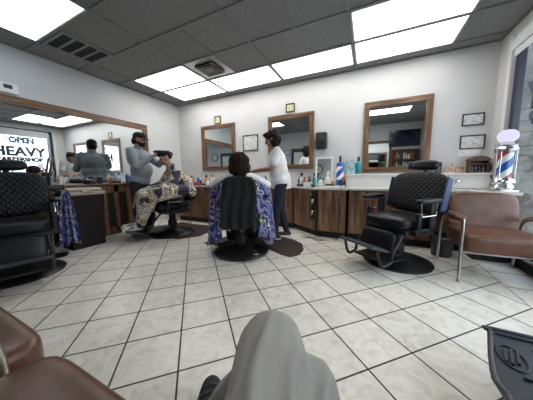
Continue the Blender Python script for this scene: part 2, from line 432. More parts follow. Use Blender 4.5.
def head(P, c, fwd, up=(0,0,1), s=1.):
    c = Vector(c); f = Vector(fwd).normalized(); u = Vector(up); u = (u-f*u.dot(f)).normalized(); r = f.cross(u)
    E = Matrix((r, f, u)).transposed().to_euler()
    g = lambda x, y, z: c+(r*x+f*y+u*z)*s
    P += [ell(g(0,-.01,.025), (.076*s,.095*s,.092*s), E), ell(g(0,.018,-.04), (.062*s,.070*s,.078*s), E), ell(g(0,.045,-.085), (.036*s,.034*s,.028*s), E)]
    P += [cap(g(0,.083,.015), g(0,.106,-.026), .010*s, .015*s), ell(g(0,.082,-.055), (.026*s,.012*s,.010*s), E)]
    for sx in (-1,1):
        P += [ell(g(.078*sx,-.005,-.01), (.012*s,.020*s,.032*s), E), ell(g(.032*sx,.076,.028), (.024*s,.012*s,.008*s), E), ell(g(.042*sx,.058,-.028),(.022*s,.022*s,.024*s),E)]
    return g, E
def eyes(g, E, parent, s=1.):
    for sx in (-1, 1):
        bm = bmesh.new(); vs = bmesh.ops.create_uvsphere(bm, u_segments=10, v_segments=8, radius=.012*s)['verts']
        xf(vs, g(.031*sx, .078, .008)); link('eye', bm, 'black_plastic', parent, True)

# ------------------------------------------------------------ the room
XL, XR, YB, YF, ZC = -4.35, 1.5, 4.05, -.55, 2.743
def S(name, mat, fn, **k): return O(name, mat, fn, kind='structure', **k)
S('floor', 'floor_tile', lambda b: box2(b, (XL-.1,YF-.1,-.1), (1.15,YB+.1,0)))
S('trim_1', 'border_tile', lambda b: box2(b, (1.15,YF-.1,-.1), (XR+.1,YB+.1,0)))
GX, GY, U = -2.7027, 2.0216, .6096
lights = [(-2,0,1,2),(-2,0,2,3),(0,2,2,3),(2,4,2,3),(4,6,1,2),(4,6,2,3),(-2,0,-2,-1),(4,6,-2,-1)]
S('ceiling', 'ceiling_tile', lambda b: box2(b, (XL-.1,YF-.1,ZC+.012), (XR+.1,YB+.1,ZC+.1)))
def grid(b):
    w = .012
    for j in range(-5, 4):
        y = GY+j*U
        if YF < y < YB: box2(b, (XL, y-w, ZC-.004), (XR, y+w, ZC+.02))
    for i in range(-2, 8, 2):
        x = GX+i*U
        if XL < x < XR: box2(b, (x-w, YF, ZC-.004), (x+w, YB, ZC+.02))
    for i in (1,3,5): 
        x = GX+i*U; box2(b, (x-w, GY, ZC-.004), (x+w, GY+U, ZC+.02))
    x = GX+1*U; box2(b, (x-w, GY+U, ZC-.004), (x+w, GY+2*U, ZC+.02))
    # wall angle
    box2(b, (XL,YB-.022,ZC-.004), (XR,YB,ZC+.02)); box2(b, (XL,YF,ZC-.004), (XR,YF+.022,ZC+.02))
    box2(b, (XL,YF,ZC-.004), (XL+.022,YB,ZC+.02)); box2(b, (XR-.022,YF,ZC-.004), (XR,YB,ZC+.02))
S('trim_2', 'grid_metal', grid)
S('wall_back', 'wall_paint', lambda b: box2(b, (XL-.1,YB,0), (XR+.1,YB+.1,ZC+.02)))
S('wall_left', 'wall_paint', lambda b: box2(b, (XL-.1,YF-.1,0), (XL,YB,ZC+.02)))
S('wall_front', 'wall_paint', lambda b: box2(b, (XL,YF-.1,0), (XR+.1,YF,ZC+.02)))
WY0, WY1, WZ0, WZ1 = 0.3, 3.74, .12, 2.60
def wr_(b):
    box2(b, (XR,WY1,0), (XR+.1,YB,ZC+.02)); box2(b, (XR,YF,0), (XR+.1,WY0,ZC+.02))
    box2(b, (XR,WY0,0), (XR+.1,WY1,WZ0)); box2(b, (XR,WY0,WZ1), (XR+.1,WY1,ZC+.02))
S('wall_right', 'wall_paint', wr_)
def wf(b):
    x0, x1 = XR+.03, XR+.09; t = .055
    box2(b, (x0,WY1-t*1.4,WZ0), (x1,WY1,WZ1)); box2(b, (x0,WY0,WZ0), (x1,WY0+t,WZ1))
    box2(b, (x0,WY0,WZ0), (x1,WY1,WZ0+t)); box2(b, (x0,WY0,WZ1-t), (x1,WY1,WZ1))
    box2(b, (x0,1.95,WZ0), (x1,2.0,WZ1))
w1 = S('window_1', 'frame_navy', wf)
O('window_pane', 'window_glass', lambda b: box2(b, (XR+.058,WY0+.05,WZ0+.05), (XR+.062,WY1-.07,WZ1-.05)), w1)
S('trim_3', 'white_trim', lambda b: box2(b, (XR-.014,WY1,WZ0), (XR,WY1+.07,WZ1+.05)))
# the lettering on the window pane, read from the street
def text(name, s, size, loc, mat, label, cat, off=.0, group=None, parent=None, sx=1):
    cu = bpy.data.curves.new(name, 'FONT'); cu.body = s; cu.size = size; cu.extrude = .002; cu.offset = off; cu.align_x = 'CENTER'; cu.align_y = 'CENTER'
    t = bpy.data.objects.new('t', cu); col.objects.link(t)
    dg = bpy.context.evaluated_depsgraph_get(); me = bpy.data.meshes.new_from_object(t.evaluated_get(dg)); bpy.data.objects.remove(t)
    # text plane: reading direction +Y, up +Z, faces +X
    mt = Matrix(((0,0,1,0),(1,0,0,0),(0,1,0,0),(0,0,0,1)))
    me.transform(Matrix.Scale(sx,4,(1,0,0))); me.transform(mt); me.name = name
    me.materials.clear(); me.materials.append(M(mat))
    o = bpy.data.objects.new(name, me); col.objects.link(o)
    if parent: o.parent = parent
    else: o.location = loc; tag(o, label, cat, group)
    if parent: o.location = loc
    return o
text('window_lettering', 'HEAVY', .40, (XR+.068, 2.93, 1.85), 'sticker_navy', 'big dark navy HEAVY lettering across the shop window', 'lettering', .018, sx=.95)
text('window_lettering', 'BARBERSHOP', .175, (XR+.068, 2.93, 1.605), 'sticker_navy', 'smaller dark BARBERSHOP lettering in the line below the big word', 'lettering', .013, sx=.98)
op = empty('open_sign', 'boxed OPEN sign hanging high in the shop window', 'sign', (XR+.02, 2.98, 2.22))
text('sign_letters', 'OPEN', .19, (0,0,-.01), 'neon_blue', None, None, .011, parent=op, sx=1.15)
O('sign_border', 'neon_blue', lambda b: tube(b, [(0,-.30,-.085),(0,.30,-.085),(0,.34,0),(0,.30,.085),(0,-.30,.085),(0,-.34,0)], .014, 8, True), op)
for q in (-.2,.2): O('hanging_cord', 'neon_blue', lambda b: tube(b, [(0,q,.085),(0,q,.18)], .003, 6), op)
bl = empty('roller_blind', 'rolled up pale grey roller blind over the shop window', 'blind', (XR-.035, 2.0, 2.36))
O('cassette', 'blind', lambda b: box2(b, (-.03,-1.6,.06), (.03,1.62,.19), .01), bl)
O('blind_fabric', 'blind', lambda b: box2(b, (-.012,-1.55,-.02), (-.008,1.6,.07)), bl)

# outside the window
S('ground', 'stone_ground', lambda b: box2(b, (XR+.1,-9,-.14), (40,14,-.02)))
tag(O('stone_pier', 'stone_pier', lambda b: box2(b, (1.66,4.0,-.02), (2.7,4.9,3.6))), 'rough grey stone pier outside beyond the window jamb', 'pillar')
tag(O('awning', 'awning', lambda b: (prism(b, [(1.62,0.6),(2.6,.6),(2.6,2.9),(1.62,3.4)], 2.62, 2.72))), 'dark flat awning over the pavement outside the window', 'awning')
def car(x, y, rz, mat, label):
    e = empty('parked_car', label, 'car', (x,y,0), rz)
    def body(b):
        for (pr, hw) in (([(-2.1,.35),(-2.1,.8),(-1.5,.92),(-.9,.95),(-.4,1.35),(.9,1.4),(1.6,.98),(2.1,.85),(2.15,.35)], .85),):
            a = [b.verts.new((x_, -hw, z_)) for x_, z_ in pr]; c = [b.verts.new((x_, hw, z_)) for x_, z_ in pr]; n = len(pr)
            b.faces.new(a); b.faces.new(c[::-1])
            for i in range(n): b.faces.new((a[i], a[(i+1)%n], c[(i+1)%n], c[i]))
    O('car_body', mat, body, e)
    for q in (-.85,.85): O('side_window', 'car_glass', lambda b: box2(b, (-.3,q-.01,1.0),(.9,q+.01,1.3)), e)
    for wx in (-1.35, 1.35):
        for wy in (-.8, .8):
            O('wheel', 'black_plastic', lambda b: lathe(b, [(.2,-.1),(.32,-.09),(.33,0),(.32,.09),(.2,.1)], 20, (wx,wy,.33), (PI/2,0,0)), e, True, 40)
car(8.5, 4.5, PI/2, 'car_silver', 'silver car parked across the lot, seen through the window')
car(8.8, 9.6, PI/2, 'tv_black', 'dark blue car parked beyond the silver one outside')

# ceiling fixtures
for k, (i0,i1,j0,j1) in enumerate(lights):
    lab = ['ceiling light panel over the left counter, inner of the pair in the corner', 'ceiling light panel nearest the back left corner of the room',
      'second ceiling light panel from the left corner in the row along the back wall', 'ceiling light panel in the back row, above the framed picture in the middle',
      'large ceiling light panel at top right, further from the back wall', 'ceiling light panel at right end of the row along the back wall',
      'bluish white ceiling light panel cut by the top left picture corner', 'ceiling light panel above the waiting chairs, seen in the wall mirror'][k]
    x0, x1, y0, y1 = GX+i0*U+.015, GX+i1*U-.015, GY+j0*U+.015, GY+j1*U-.015
    e = empty('ceiling_light', lab, 'ceiling light', ((x0+x1)/2,(y0+y1)/2,ZC), 0, 'ceiling light panels')
    hx, hy = (x1-x0)/2, (y1-y0)/2
    def fr_(b):
        for sx in (-1,1): box2(b, (sx*hx,-hy,-.002),(sx*(hx-.018),hy,.011)); box2(b, (-hx,sx*hy,-.002),(hx,sx*(hy-.018),.011))
    O('light_frame', 'white_trim', fr_, e)
    O('diffuser', 'daylight_panel' if k == 6 else 'light_panel', lambda b: box2(b, (-hx+.018,-hy+.018,.002),(hx-.018,hy-.018,.009)), e)
v = empty('ceiling_vent', 'long slatted return air grille with four bays over left counter', 'vent', (-3.63,1.72,ZC), 0, 'ceiling vents')
O('vent_frame', 'grid_metal', lambda b: [box2(b, (-.26,-.285,-.008),(-.22,.285,.011)), box2(b, (.22,-.285,-.008),(.26,.285,.011))]+[box2(b, (-.22,-.285+k*.1345,-.008),(.22,-.285+k*.1345+.03,.011)) for k in range(5)], v)
O('vent_backing', 'kick', lambda b: box2(b, (-.22,-.28,.004),(.22,.28,.010)), v)
O('louver', 'rubber', lambda b: [box(b, (-.2+.026*k,0,-.001),(.004,.54,.01),(0,.6,0)) for k in range(16)], v)
v = empty('ceiling_vent', 'square ceiling air diffuser between the light panels', 'vent', (GX+.5*U, GY+1.5*U, ZC), 0, 'ceiling vents')
O('vent_frame', 'brushed', lambda b: [box2(b, (-.285,-.285,.004),(.285,.285,.011))], v)
def dif(b):
    for r0, z0, z1 in ((.17,-.004,-.02),(.11,-.010,-.03)):
        for k in range(4):
            a = k*PI/2; vs = box(b, (0,r0-.02,-.008),(2*r0,.012,.04),(.7,0,0)); xf(vs,(0,0,0),(0,0,a))
    box2(b, (-.06,-.06,-.02),(.06,.06,-.012))
O('vent_cone', 'grid_metal', dif, v)
O('vent_backing', 'kick', lambda b: box2(b, (-.17,-.17,-.003),(.17,.17,.003)), v)

# ------------------------------------------------------------ mirrors and wall pieces
def framed(name, label, cat, c, w, h, fw_, glass, fm=('frame_wood_h','frame_wood_v'), depth=.035, facing='-y', group=None, part='mirror_glass', rings=None):
    rz = {'-y':0, '+x':PI/2, '+y':PI, '-x':-PI/2}[facing]
    e = empty(name, label, cat, c, rz, group)
    O('frame_rail', fm[0], lambda b: box2(b, (-w/2,-depth,h/2-fw_),(w/2,0,h/2), .004), e)
    O('frame_rail', fm[0], lambda b: box2(b, (-w/2,-depth,-h/2),(w/2,0,-h/2+fw_), .004), e)
    O('frame_stile', fm[1], lambda b: box2(b, (-w/2,-depth,-h/2+fw_),(-w/2+fw_,0,h/2-fw_), .004), e)
    O('frame_stile', fm[1], lambda b: box2(b, (w/2-fw_,-depth,-h/2+fw_),(w/2,0,h/2-fw_), .004), e)
    O(part, glass, lambda b: box2(b, (-w/2+fw_,-depth*.45,-h/2+fw_),(w/2-fw_,-depth*.2,h/2-fw_)), e)
    return e
framed('wall_mirror', 'wood framed wall mirror behind the empty black chair, rightmost of the back wall', 'mirror', (.355,YB,1.62), .93, 1.14, .085, 'mirror_glass', group='framed station mirrors')
framed('wall_mirror', 'wood framed wall mirror behind the stylist in white', 'mirror', (-1.41,YB,1.66), .93, 1.04, .085, 'mirror_glass', group='framed station mirrors')
framed('wall_mirror', 'wood framed wall mirror behind the blue cape customer, next to the left corner', 'mirror', (-3.15,YB,1.66), .94, 1.02, .085, 'mirror_glass', group='framed station mirrors')
# long mirror on left wall
lm = empty('wall_mirror', 'very long wood framed mirror covering most of the left wall', 'mirror', (XL,1.3,.9), 0, None)
O('mirror_glass', 'mirror_glass', lambda b: box2(b, (.004,-1.8,.02),(.012,1.76,1.1)), lm)
O('frame_rail', 'frame_wood_y', lambda b: box2(b, (0,-1.8,1.09),(.035,1.85,1.20), .004), lm)
O('frame_stile', 'frame_wood_v', lambda b: box2(b, (0,1.75,.0),(.035,1.85,1.09), .004), lm)
BF = ('black_plastic','black_plastic')
framed('picture_frame', 'upper black framed certificate on the right part of back wall', 'picture', (1.287,YB,1.77), .24, .165, .014, 'certificate', BF, .018, part='certificate')
framed('picture_frame', 'lower black framed certificate above the outlet plate', 'picture', (1.30,YB,1.46), .27, .19, .014, 'certificate', BF, .018, part='certificate')
framed('picture_frame', 'grey framed certificate between the two left mirrors', 'picture', (-2.30,YB,1.71), .37, .33, .018, 'certificate', ('rubber','rubber'), .018, part='certificate')
framed('picture_frame', 'small framed banknote above the mirror near the left corner', 'picture', (-3.14,YB,2.275), .17, .17, .018, 'banknote', BF, .02, group='small framed banknotes', part='banknote')
framed('picture_frame', 'small framed banknote above the mirror behind the stylist', 'picture', (-1.41,YB,2.30), .18, .16, .018, 'banknote', BF, .02, group='small framed banknotes', part='banknote')
ol = empty('outlet_plate', 'wide white four gang outlet plate under the certificates', 'outlet', (1.28,YB,1.315))
O('cover_plate', 'white_plastic', lambda b: box2(b, (-.115,-.008,-.055),(.115,0,.055), .003), ol)
for k in range(4):
    O('socket', 'brushed', lambda b: box2(b, (-.088+k*.05,-.012,-.012),(-.068+k*.05,-.006,.016), .002), ol)
sp = empty('paper_towel_dispenser', 'black wall dispenser right of the middle mirror', 'dispenser', (-.80,YB,1.63))
O('dispenser_shell', 'black_plastic', lambda b: box2(b, (-.10,-.11,-.15),(.10,0,.15), .03, 4), sp, True, 40)
O('dispenser_window', 'rubber', lambda b: lathe(b, [(.055,0),(.055,.006),(.045,.012)], 24, (0,-.108,.03),(PI/2,0,0)), sp)
th = empty('thermostat', 'white wall thermostat with dark screen above the long mirror', 'thermostat', (XL,1.2,2.19), PI/2)
O('thermostat_case', 'white_plastic', lambda b: box2(b, (-.10,-.03,-.065),(.10,0,.065), .008), th)
O('display', 'rubber', lambda b: box2(b, (-.035,-.033,-.01),(.045,-.029,.04)), th)

# ------------------------------------------------------------ cabinets
ZT = .81
def cabinet(label, p0, p1, depth, nd, drawers=True, group='built in wooden base cabinets', doors=True):
    # front runs p0 -> p1 (left to right as seen from the room); body extends behind
    p0 = Vector((*p0,0)); p1 = Vector((*p1,0)); d = p1-p0; L = d.length; rz = math.atan2(d.y, d.x)
    e = empty('base_cabinet', label, 'cabinet', (p0.x,p0.y,0), rz, group)
    O('cabinet_body', 'cabinet_side', lambda b: box2(b, (.004,.01,.1),(L-.004,depth,ZT-.03)), e)
    O('toe_kick', 'kick', lambda b: box2(b, (.004,.05,0),(L-.004,depth,.1)), e)
    w = L/nd
    for k in range(nd):
        x0, x1 = k*w+.012, (k+1)*w-.012; zt = ZT-.05
        if drawers:
            dr = O('drawer', 'cabinet_wood', lambda b: box2(b, (x0,-.012,zt-.15),(x1,.01,zt), .004), e)
            O('drawer_pull', 'dark_metal', lambda b: tube(b, smoothpath([((x0+x1)/2-.04,-.012,zt-.075),((x0+x1)/2-.035,-.035,zt-.075),((x0+x1)/2+.035,-.035,zt-.075),((x0+x1)/2+.04,-.012,zt-.075)]), .004, 6), dr)
            zt -= .165
        if doors:
            do = O('door', 'cabinet_wood', lambda b: box2(b, (x0,-.012,.115),(x1,.01,zt), .004), e)
            O('door_knob', 'dark_metal', lambda b: lathe(b, [(.006,0),(.006,.015),(.014,.02),(.012,.028)], 12, (x1-.04,-.012,zt-.06),(PI/2,0,0)), do)
    return e
cabinet('wooden base cabinet in the left corner behind the gold cape customer', (-4.0,3.56), (-2.75,3.56), .48, 3)
cabinet('wooden base cabinet behind the customer in the blue cape', (-2.75,3.56), (-1.95,3.56), .48, 2)
cabinet('angled wooden cabinet front beside the stylist in white', (-1.24,3.80), (-.78,3.47), .20, 1)
cabinet('plain wooden cabinet pod under the white tray, cords hanging beside it', (-.74,3.46), (-.30,3.46), .58, 1, False)
cabinet('wooden base cabinet behind the empty black chair', (-.27,3.50), (.62,3.50), .54, 2)
cabinet('wooden base cabinet behind the brown waiting chair', (.62,3.50), (1.48,3.50), .54, 2)
cabinet('narrow wooden cabinet return under the barber pole', (1.14,3.21), (1.47,3.21), .24, 1)
cabinet('recessed wooden cabinet behind the legs of the stylist', (-1.94,3.83), (-1.26,3.83), .2, 1)
tag(O('worktop', 'worktop', lambda b: prism(b, [(-4.05,YB-.002),(-4.05,3.52),(-1.92,3.52),(-1.9,3.78),(-1.27,3.78),(-.79,3.43),(-.285,3.42),(-.27,3.46),(1.12,3.46),(1.12,3.17),(XR-.03,3.17),(XR-.03,YB-.002)], ZT-.03, ZT)), 'pale stone effect worktop running along the back wall', 'worktop')
ldg = empty('wall_ledge', 'white tiled ledge behind the counter under the right mirror', 'ledge', (.58,YB,ZT))
O('backsplash', 'white_trim', lambda b: box2(b, (-.93,-.14,0),(.9,-.002,.19)), ldg)
O('ledge_cap', 'white_trim', lambda b: box2(b, (-.95,-.165,.19),(.915,-.002,.215), .004), ldg)
# left wall counter
lc = empty('mirror_counter', 'brown wooden counter with tall dark slots under the long left mirror', 'counter', (XL,0,0))
O('counter_body', 'cabinet_side', lambda b: box2(b, (.004,-.45,.0),(.30,2.62,.87)), lc)
O('counter_top', 'cabinet_side', lambda b: box2(b, (.004,-.47,.87),(.34,2.66,.90), .004), lc)
for k, y in enumerate((2.16, 2.36)):
    O('slot_shade', 'kick', lambda b: box2(b, (.298,y-.055,.14),(.306,y+.055,.74)), lc)  # near-black sheet stands in for the shade inside each open slot
O('front_panel', 'cabinet_wood', lambda b: (box2(b, (.30,1.98,.04),(.318,2.10,.86)), box2(b, (.30,2.225,.04),(.318,2.295,.86)), box2(b, (.30,2.43,.04),(.318,2.60,.86)), box2(b, (.30,2.10,.75),(.318,2.43,.86)), box2(b, (.30,2.10,.04),(.318,2.43,.13))), lc)

# ------------------------------------------------------------ barber chair
def tilt(p, base, a):
    p = Vector(p)-Vector(base); c, s = math.cos(a), math.sin(a)
    return Vector((p.x, p.y*c+p.z*s*-1, p.y*s+p.z*c))+Vector(base)
def barber_chair(label, loc, rz, seat_z=.55, foot=(.62,.27), headrest=True, cover=False, blue=False, full=True, hz=0, bh=.47, hrx=.36, bw=.57, ft=.32):
    e = empty('barber_chair', label, 'barber chair', loc, rz, 'black hydraulic barber chairs')
    O('base_disc', 'base_black', lambda b: lathe(b, [(.355,0),(.36,.012),(.35,.022),(.24,.045),(.12,.075),(.085,.11)], 48), e, True, 50)
    O('pump_column', 'dark_metal', lambda b: lathe(b, [(.075,.10),(.075,.24),(.055,.25),(.055,seat_z-.16)], 24), e, True, 40)
    O('pump_pedal', 'chrome', lambda b: (tube(b, smoothpath([(.06,-.05,.14),(.14,-.2,.13),(.18,-.34,.10)]), .010, 8), box(b, (.18,-.37,.10),(.06,.07,.015),bev=.005)), e)
    O('seat_frame', 'dark_metal', lambda b: (box2(b, (-.25,-.24,seat_z-.17),(.25,.24,seat_z-.12), .01)), e)
    sv = 'black_vinyl'
    O('seat', sv, lambda b: cushion(b, (0,.02,seat_z-.06),(.52,.54,.135), bulge=.12), e, True)
    a = math.radians(14)
    bk = O('backrest', 'black_cloth' if cover else 'quilted_vinyl', lambda b: cushion(b, (0,0,0),(bw,.13,bh), bulge=0, p=4.0), e, True)
    bk.location = (0,-.285,seat_z+.0+bh/2); bk.rotation_euler = (a,0,0)
    if blue:
        for q in (-1,1): O('side_panel', 'blue_vinyl', lambda b: box2(b, (q*(bw/2-.012),-.05,-bh/2+.04),(q*(bw/2+.008),.05,bh/2-.06), .008), bk)
    if headrest:
        hr = O('headrest', 'black_vinyl', lambda b: cushion(b, (0,0,0),(hrx,.12,.115), bulge=.05, p=3.2), e, True)
        hr.location = (0,-.30-.06-.04,seat_z+bh+.075+hz); hr.rotation_euler = (a,0,0)
        O('headrest_post', 'chrome', lambda b: box2(b, (-.02,-.06,-.16),(.02,-.045,.0)), hr)
        if blue: O('headrest_end', 'blue_vinyl', lambda b: (cushion(b, (hrx/2-.008,0,0),(.022,.11,.105), bulge=0, n=4), ), hr, True)
    for s in (-1,1):
        ar = O('armrest', 'black_vinyl', lambda b: cushion(b, (s*.325,.02,seat_z+.185),(.085,.36,.05), bulge=.1, n=6, p=4), e, True)
        O('armrest_bracket', 'chrome', lambda b: (tube(b, [(s*.325,-.11,seat_z+.165),(s*.325,-.10,seat_z+.03),(s*.325,.13,seat_z+.03),(s*.325,.15,seat_z+.165)], .008, 8, True)), ar)
        O('arm_support', 'dark_metal', lambda b: (box2(b, (s*.27,-.12,seat_z-.17),(s*.315,-.04,seat_z+.16), .01), box2(b, (s*.27,.10,seat_z-.17),(s*.315,.15,seat_z+.06), .01), box2(b, (s*.25,-.12,seat_z-.17),(s*.31,.17,seat_z-.11), .01)), e)
    # leg rest panel under the seat front
    lg = O('leg_rest', 'black_vinyl', lambda b: cushion(b, (0,0,0),(.40,.06,.24), bulge=0, p=5, n=6), e, True)
    lg.location = (0,.33,seat_z-.26); lg.rotation_euler = (.25,0,0)
    fy, fz = foot
    for s in (-1,1):
        O('footrest_arm', 'dark_metal', lambda b: tube(b, smoothpath([(s*.215,.22,seat_z-.15),(s*.225,.38,seat_z-.34),(s*.225,fy-.14,min(fz-.07,.13)),(s*.215,fy-.02,max(.05,min(fz-.10,.12))),(s*.205,fy+.04,fz-.01)]), .016, 8), e, True)
    O('footrest_bar', 'dark_metal', lambda b: (tube(b, [(-.21,fy-.10,min(fz-.06,.12)),(.21,fy-.10,min(fz-.06,.12))], .014, 8), box2(b, (-.20,.16,.10),(.20,fy-.10,.125), .005), box2(b,(-.10,.05,.10),(.10,.17,.14))), e)
    fp = O('footplate', 'rubber', lambda b: box(b, (0,0,0),(.44,.26,.028),bev=.012), e)
    fp.location = (0,fy,fz); fp.rotation_euler = (ft,0,0)
    for k in range(7):
        O('plate_rib', 'rubber', lambda b: box(b, (0,-.105+k*.035,.016),(.38,.006,.006),bev=.002), fp)
    return e
def head_dir(dx, dy): return math.atan2(dy, dx)-PI/2
CH1 = barber_chair('large black quilted barber chair at the far left, footrest toward us', (-3.28,.82,0), head_dir(1,-.26), .58, (.52,.25), bh=.50, bw=.62, hrx=.33)
CH4 = barber_chair('empty black quilted barber chair with blue piping before the right mirror', (.33,2.84,0), head_dir(-.66,-.76), .56, (.55,.28), blue=True, bh=.48, bw=.63, hrx=.32)
C2 = (-3.12,2.64,0); R2 = head_dir(-.45,-.90)
CH2 = barber_chair('black barber chair under the customer in the gold patterned cape', C2, R2, .56, (.60,.14), headrest=False, bh=.24)
C3 = (-1.50,2.35,0); R3 = head_dir(-.5,.87)
CH3 = barber_chair('black barber chair seen from behind under the customer in the blue cape', C3, R3, .56, (.56,.14), headrest=False, cover=True, bh=.44, bw=.40)

# foreground chair whose footplate shows at the lower right
CH5 = barber_chair('barber chair at lower right of which only the ribbed footplate shows', (.74,.50,0), head_dir(.05,1), .60, (.66,.22), ft=.06)
for ch in list(CH5.children):
    if ch.name.startswith('footplate'):
        for r_ in list(ch.children): bpy.data.objects.remove(r_)
        bm = bmesh.new()
        # tapered plate with raised rim
        P_ = [(-.215,.185),(-.20,.205),(.20,.205),(.215,.185),(.295,-.10),(.285,-.19),(.24,-.26),(-.24,-.26),(-.285,-.19),(-.295,-.10)]
        prism(bm, P_, -.014, .012); me = ch.data; bm.to_mesh(me); bm.free()
        O('plate_rim', 'rubber', lambda b: tube(b, smoothpath([(x*.985,y*.985,.012) for x,y in P_]+[(P_[0][0]*.985,P_[0][1]*.985,.012)],3), .010, 8), ch, True)
        for k in range(6):
            x0 = -.205 if k in (0,5) else (-.235+.01*k if k<4 else -.19)
            O('plate_rib', 'rubber', lambda b: box(b, (.06 if 1<=k<=3 else 0,.165-k*.062,.015),(.32 if 1<=k<=3 else .40,.009,.014),bev=.003), ch)
        em = O('emblem', 'rubber', lambda b: (tube(b, [(-.195+.042*math.cos(t*PI/12),.02+.070*math.sin(t*PI/12),.015) for t in range(24)], .004, 6, True)), ch)
        O('emblem_bars', 'rubber', lambda b: [box(b, (-.195+.019*k,.02,.016),(.009,.095-.02*abs(k),.014),(0,0,-.30)) for k in (-1,0,1)], em)

# ------------------------------------------------------------ waiting chairs (brown leather, chrome strap frames)
def waiting_chair(label, loc, rz, w=.60, dep=.58, arms=(-1,1), ah=.585, sb=0.):
    e = empty('waiting_chair', label, 'armchair', loc, rz, 'brown leather waiting chairs')
    O('seat', 'leather', lambda b: cushion(b, (0,-dep/2,.370),(w,dep,.17), bulge=.06, p=8, n=14), e, True)
    bk = O('backrest', 'leather', lambda b: cushion(b, (0,0,0),(w-.02,.12,.42), bulge=0, p=5, n=12), e, True)
    bk.location = (0,-dep-.01,.60); bk.rotation_euler = (.2,0,0)
    for s in arms:
        x = s*(w/2+.025)
        def fr_(b):
            tube(b, smoothpath([(x,-.02-sb,0),(x,-.03-sb,.30),(x,-.035-sb,ah-.03),(x,-.07-sb,ah),(x,-.30-sb,ah-.01),(x,-dep+.02,.50),(x,-dep-.06,.0)], 5), .016, 8, sx=1.5, sy=.75)
        O('leg_frame', 'brushed', fr_, e, True)
        O('arm_pad', 'leather', lambda b: cushion(b, (x,-.20-sb*1.6,ah+.02),(.075,.34,.045), (-.04,0,0), bulge=.1, n=6, p=4), e, True)
    for yy in (-.1, -dep+.03): O('cross_bar', 'brushed', lambda b: tube(b, [(-w/2-.02,yy,.27),(w/2+.02,yy,.27)], .012, 8), e, True)
    return e
waiting_chair('brown leather armchair with chrome frame against the shop window', (1.135,2.50,0), PI+.03, .61)
waiting_chair('brown leather waiting chair in the lower left corner, nearest to us', (-.635,.29,0), 0, .62, arms=())
waiting_chair('second brown leather waiting chair behind the nearest one at lower left', (-1.30,.30,0), 0, .60, arms=(1,), ah=.52, sb=.10)
waiting_chair('brown leather waiting chair under the seated person in grey trousers', (.04,.275,0), 0, .60, arms=())

# ------------------------------------------------------------ mats
def mat_(label, pts, z):
    tag(O('floor_mat', 'mat_brown', lambda b: prism(b, pts, 0.0, z)), label, 'mat', 'brown anti fatigue mats')
arc = [(-1.62+.80*math.cos(a), 2.95+.55*math.sin(a)) for a in [(-60+k*12)*PI/180 for k in range(0,8)]]
mat_('brown half moon mat under the blue cape customer', [(-2.22,2.42),(-1.5,2.42),(-1.36,2.68)]+[(-.98,2.46),(-.84,2.43),(-.76,2.55),(-.76,2.75),(-.85,2.98),(-1.02,3.12),(-1.3,3.2),(-1.75,3.2),(-2.05,3.0)], .012)
mat_('brown mat under the gold cape customer in the left corner', [(-3.75,2.9),(-3.5,2.5),(-3.1,2.35),(-2.75,2.42),(-2.55,2.7),(-2.6,3.15),(-2.9,3.35),(-3.6,3.3)], .012)
for o in (CH2, CH3):
    o.location.z = .012

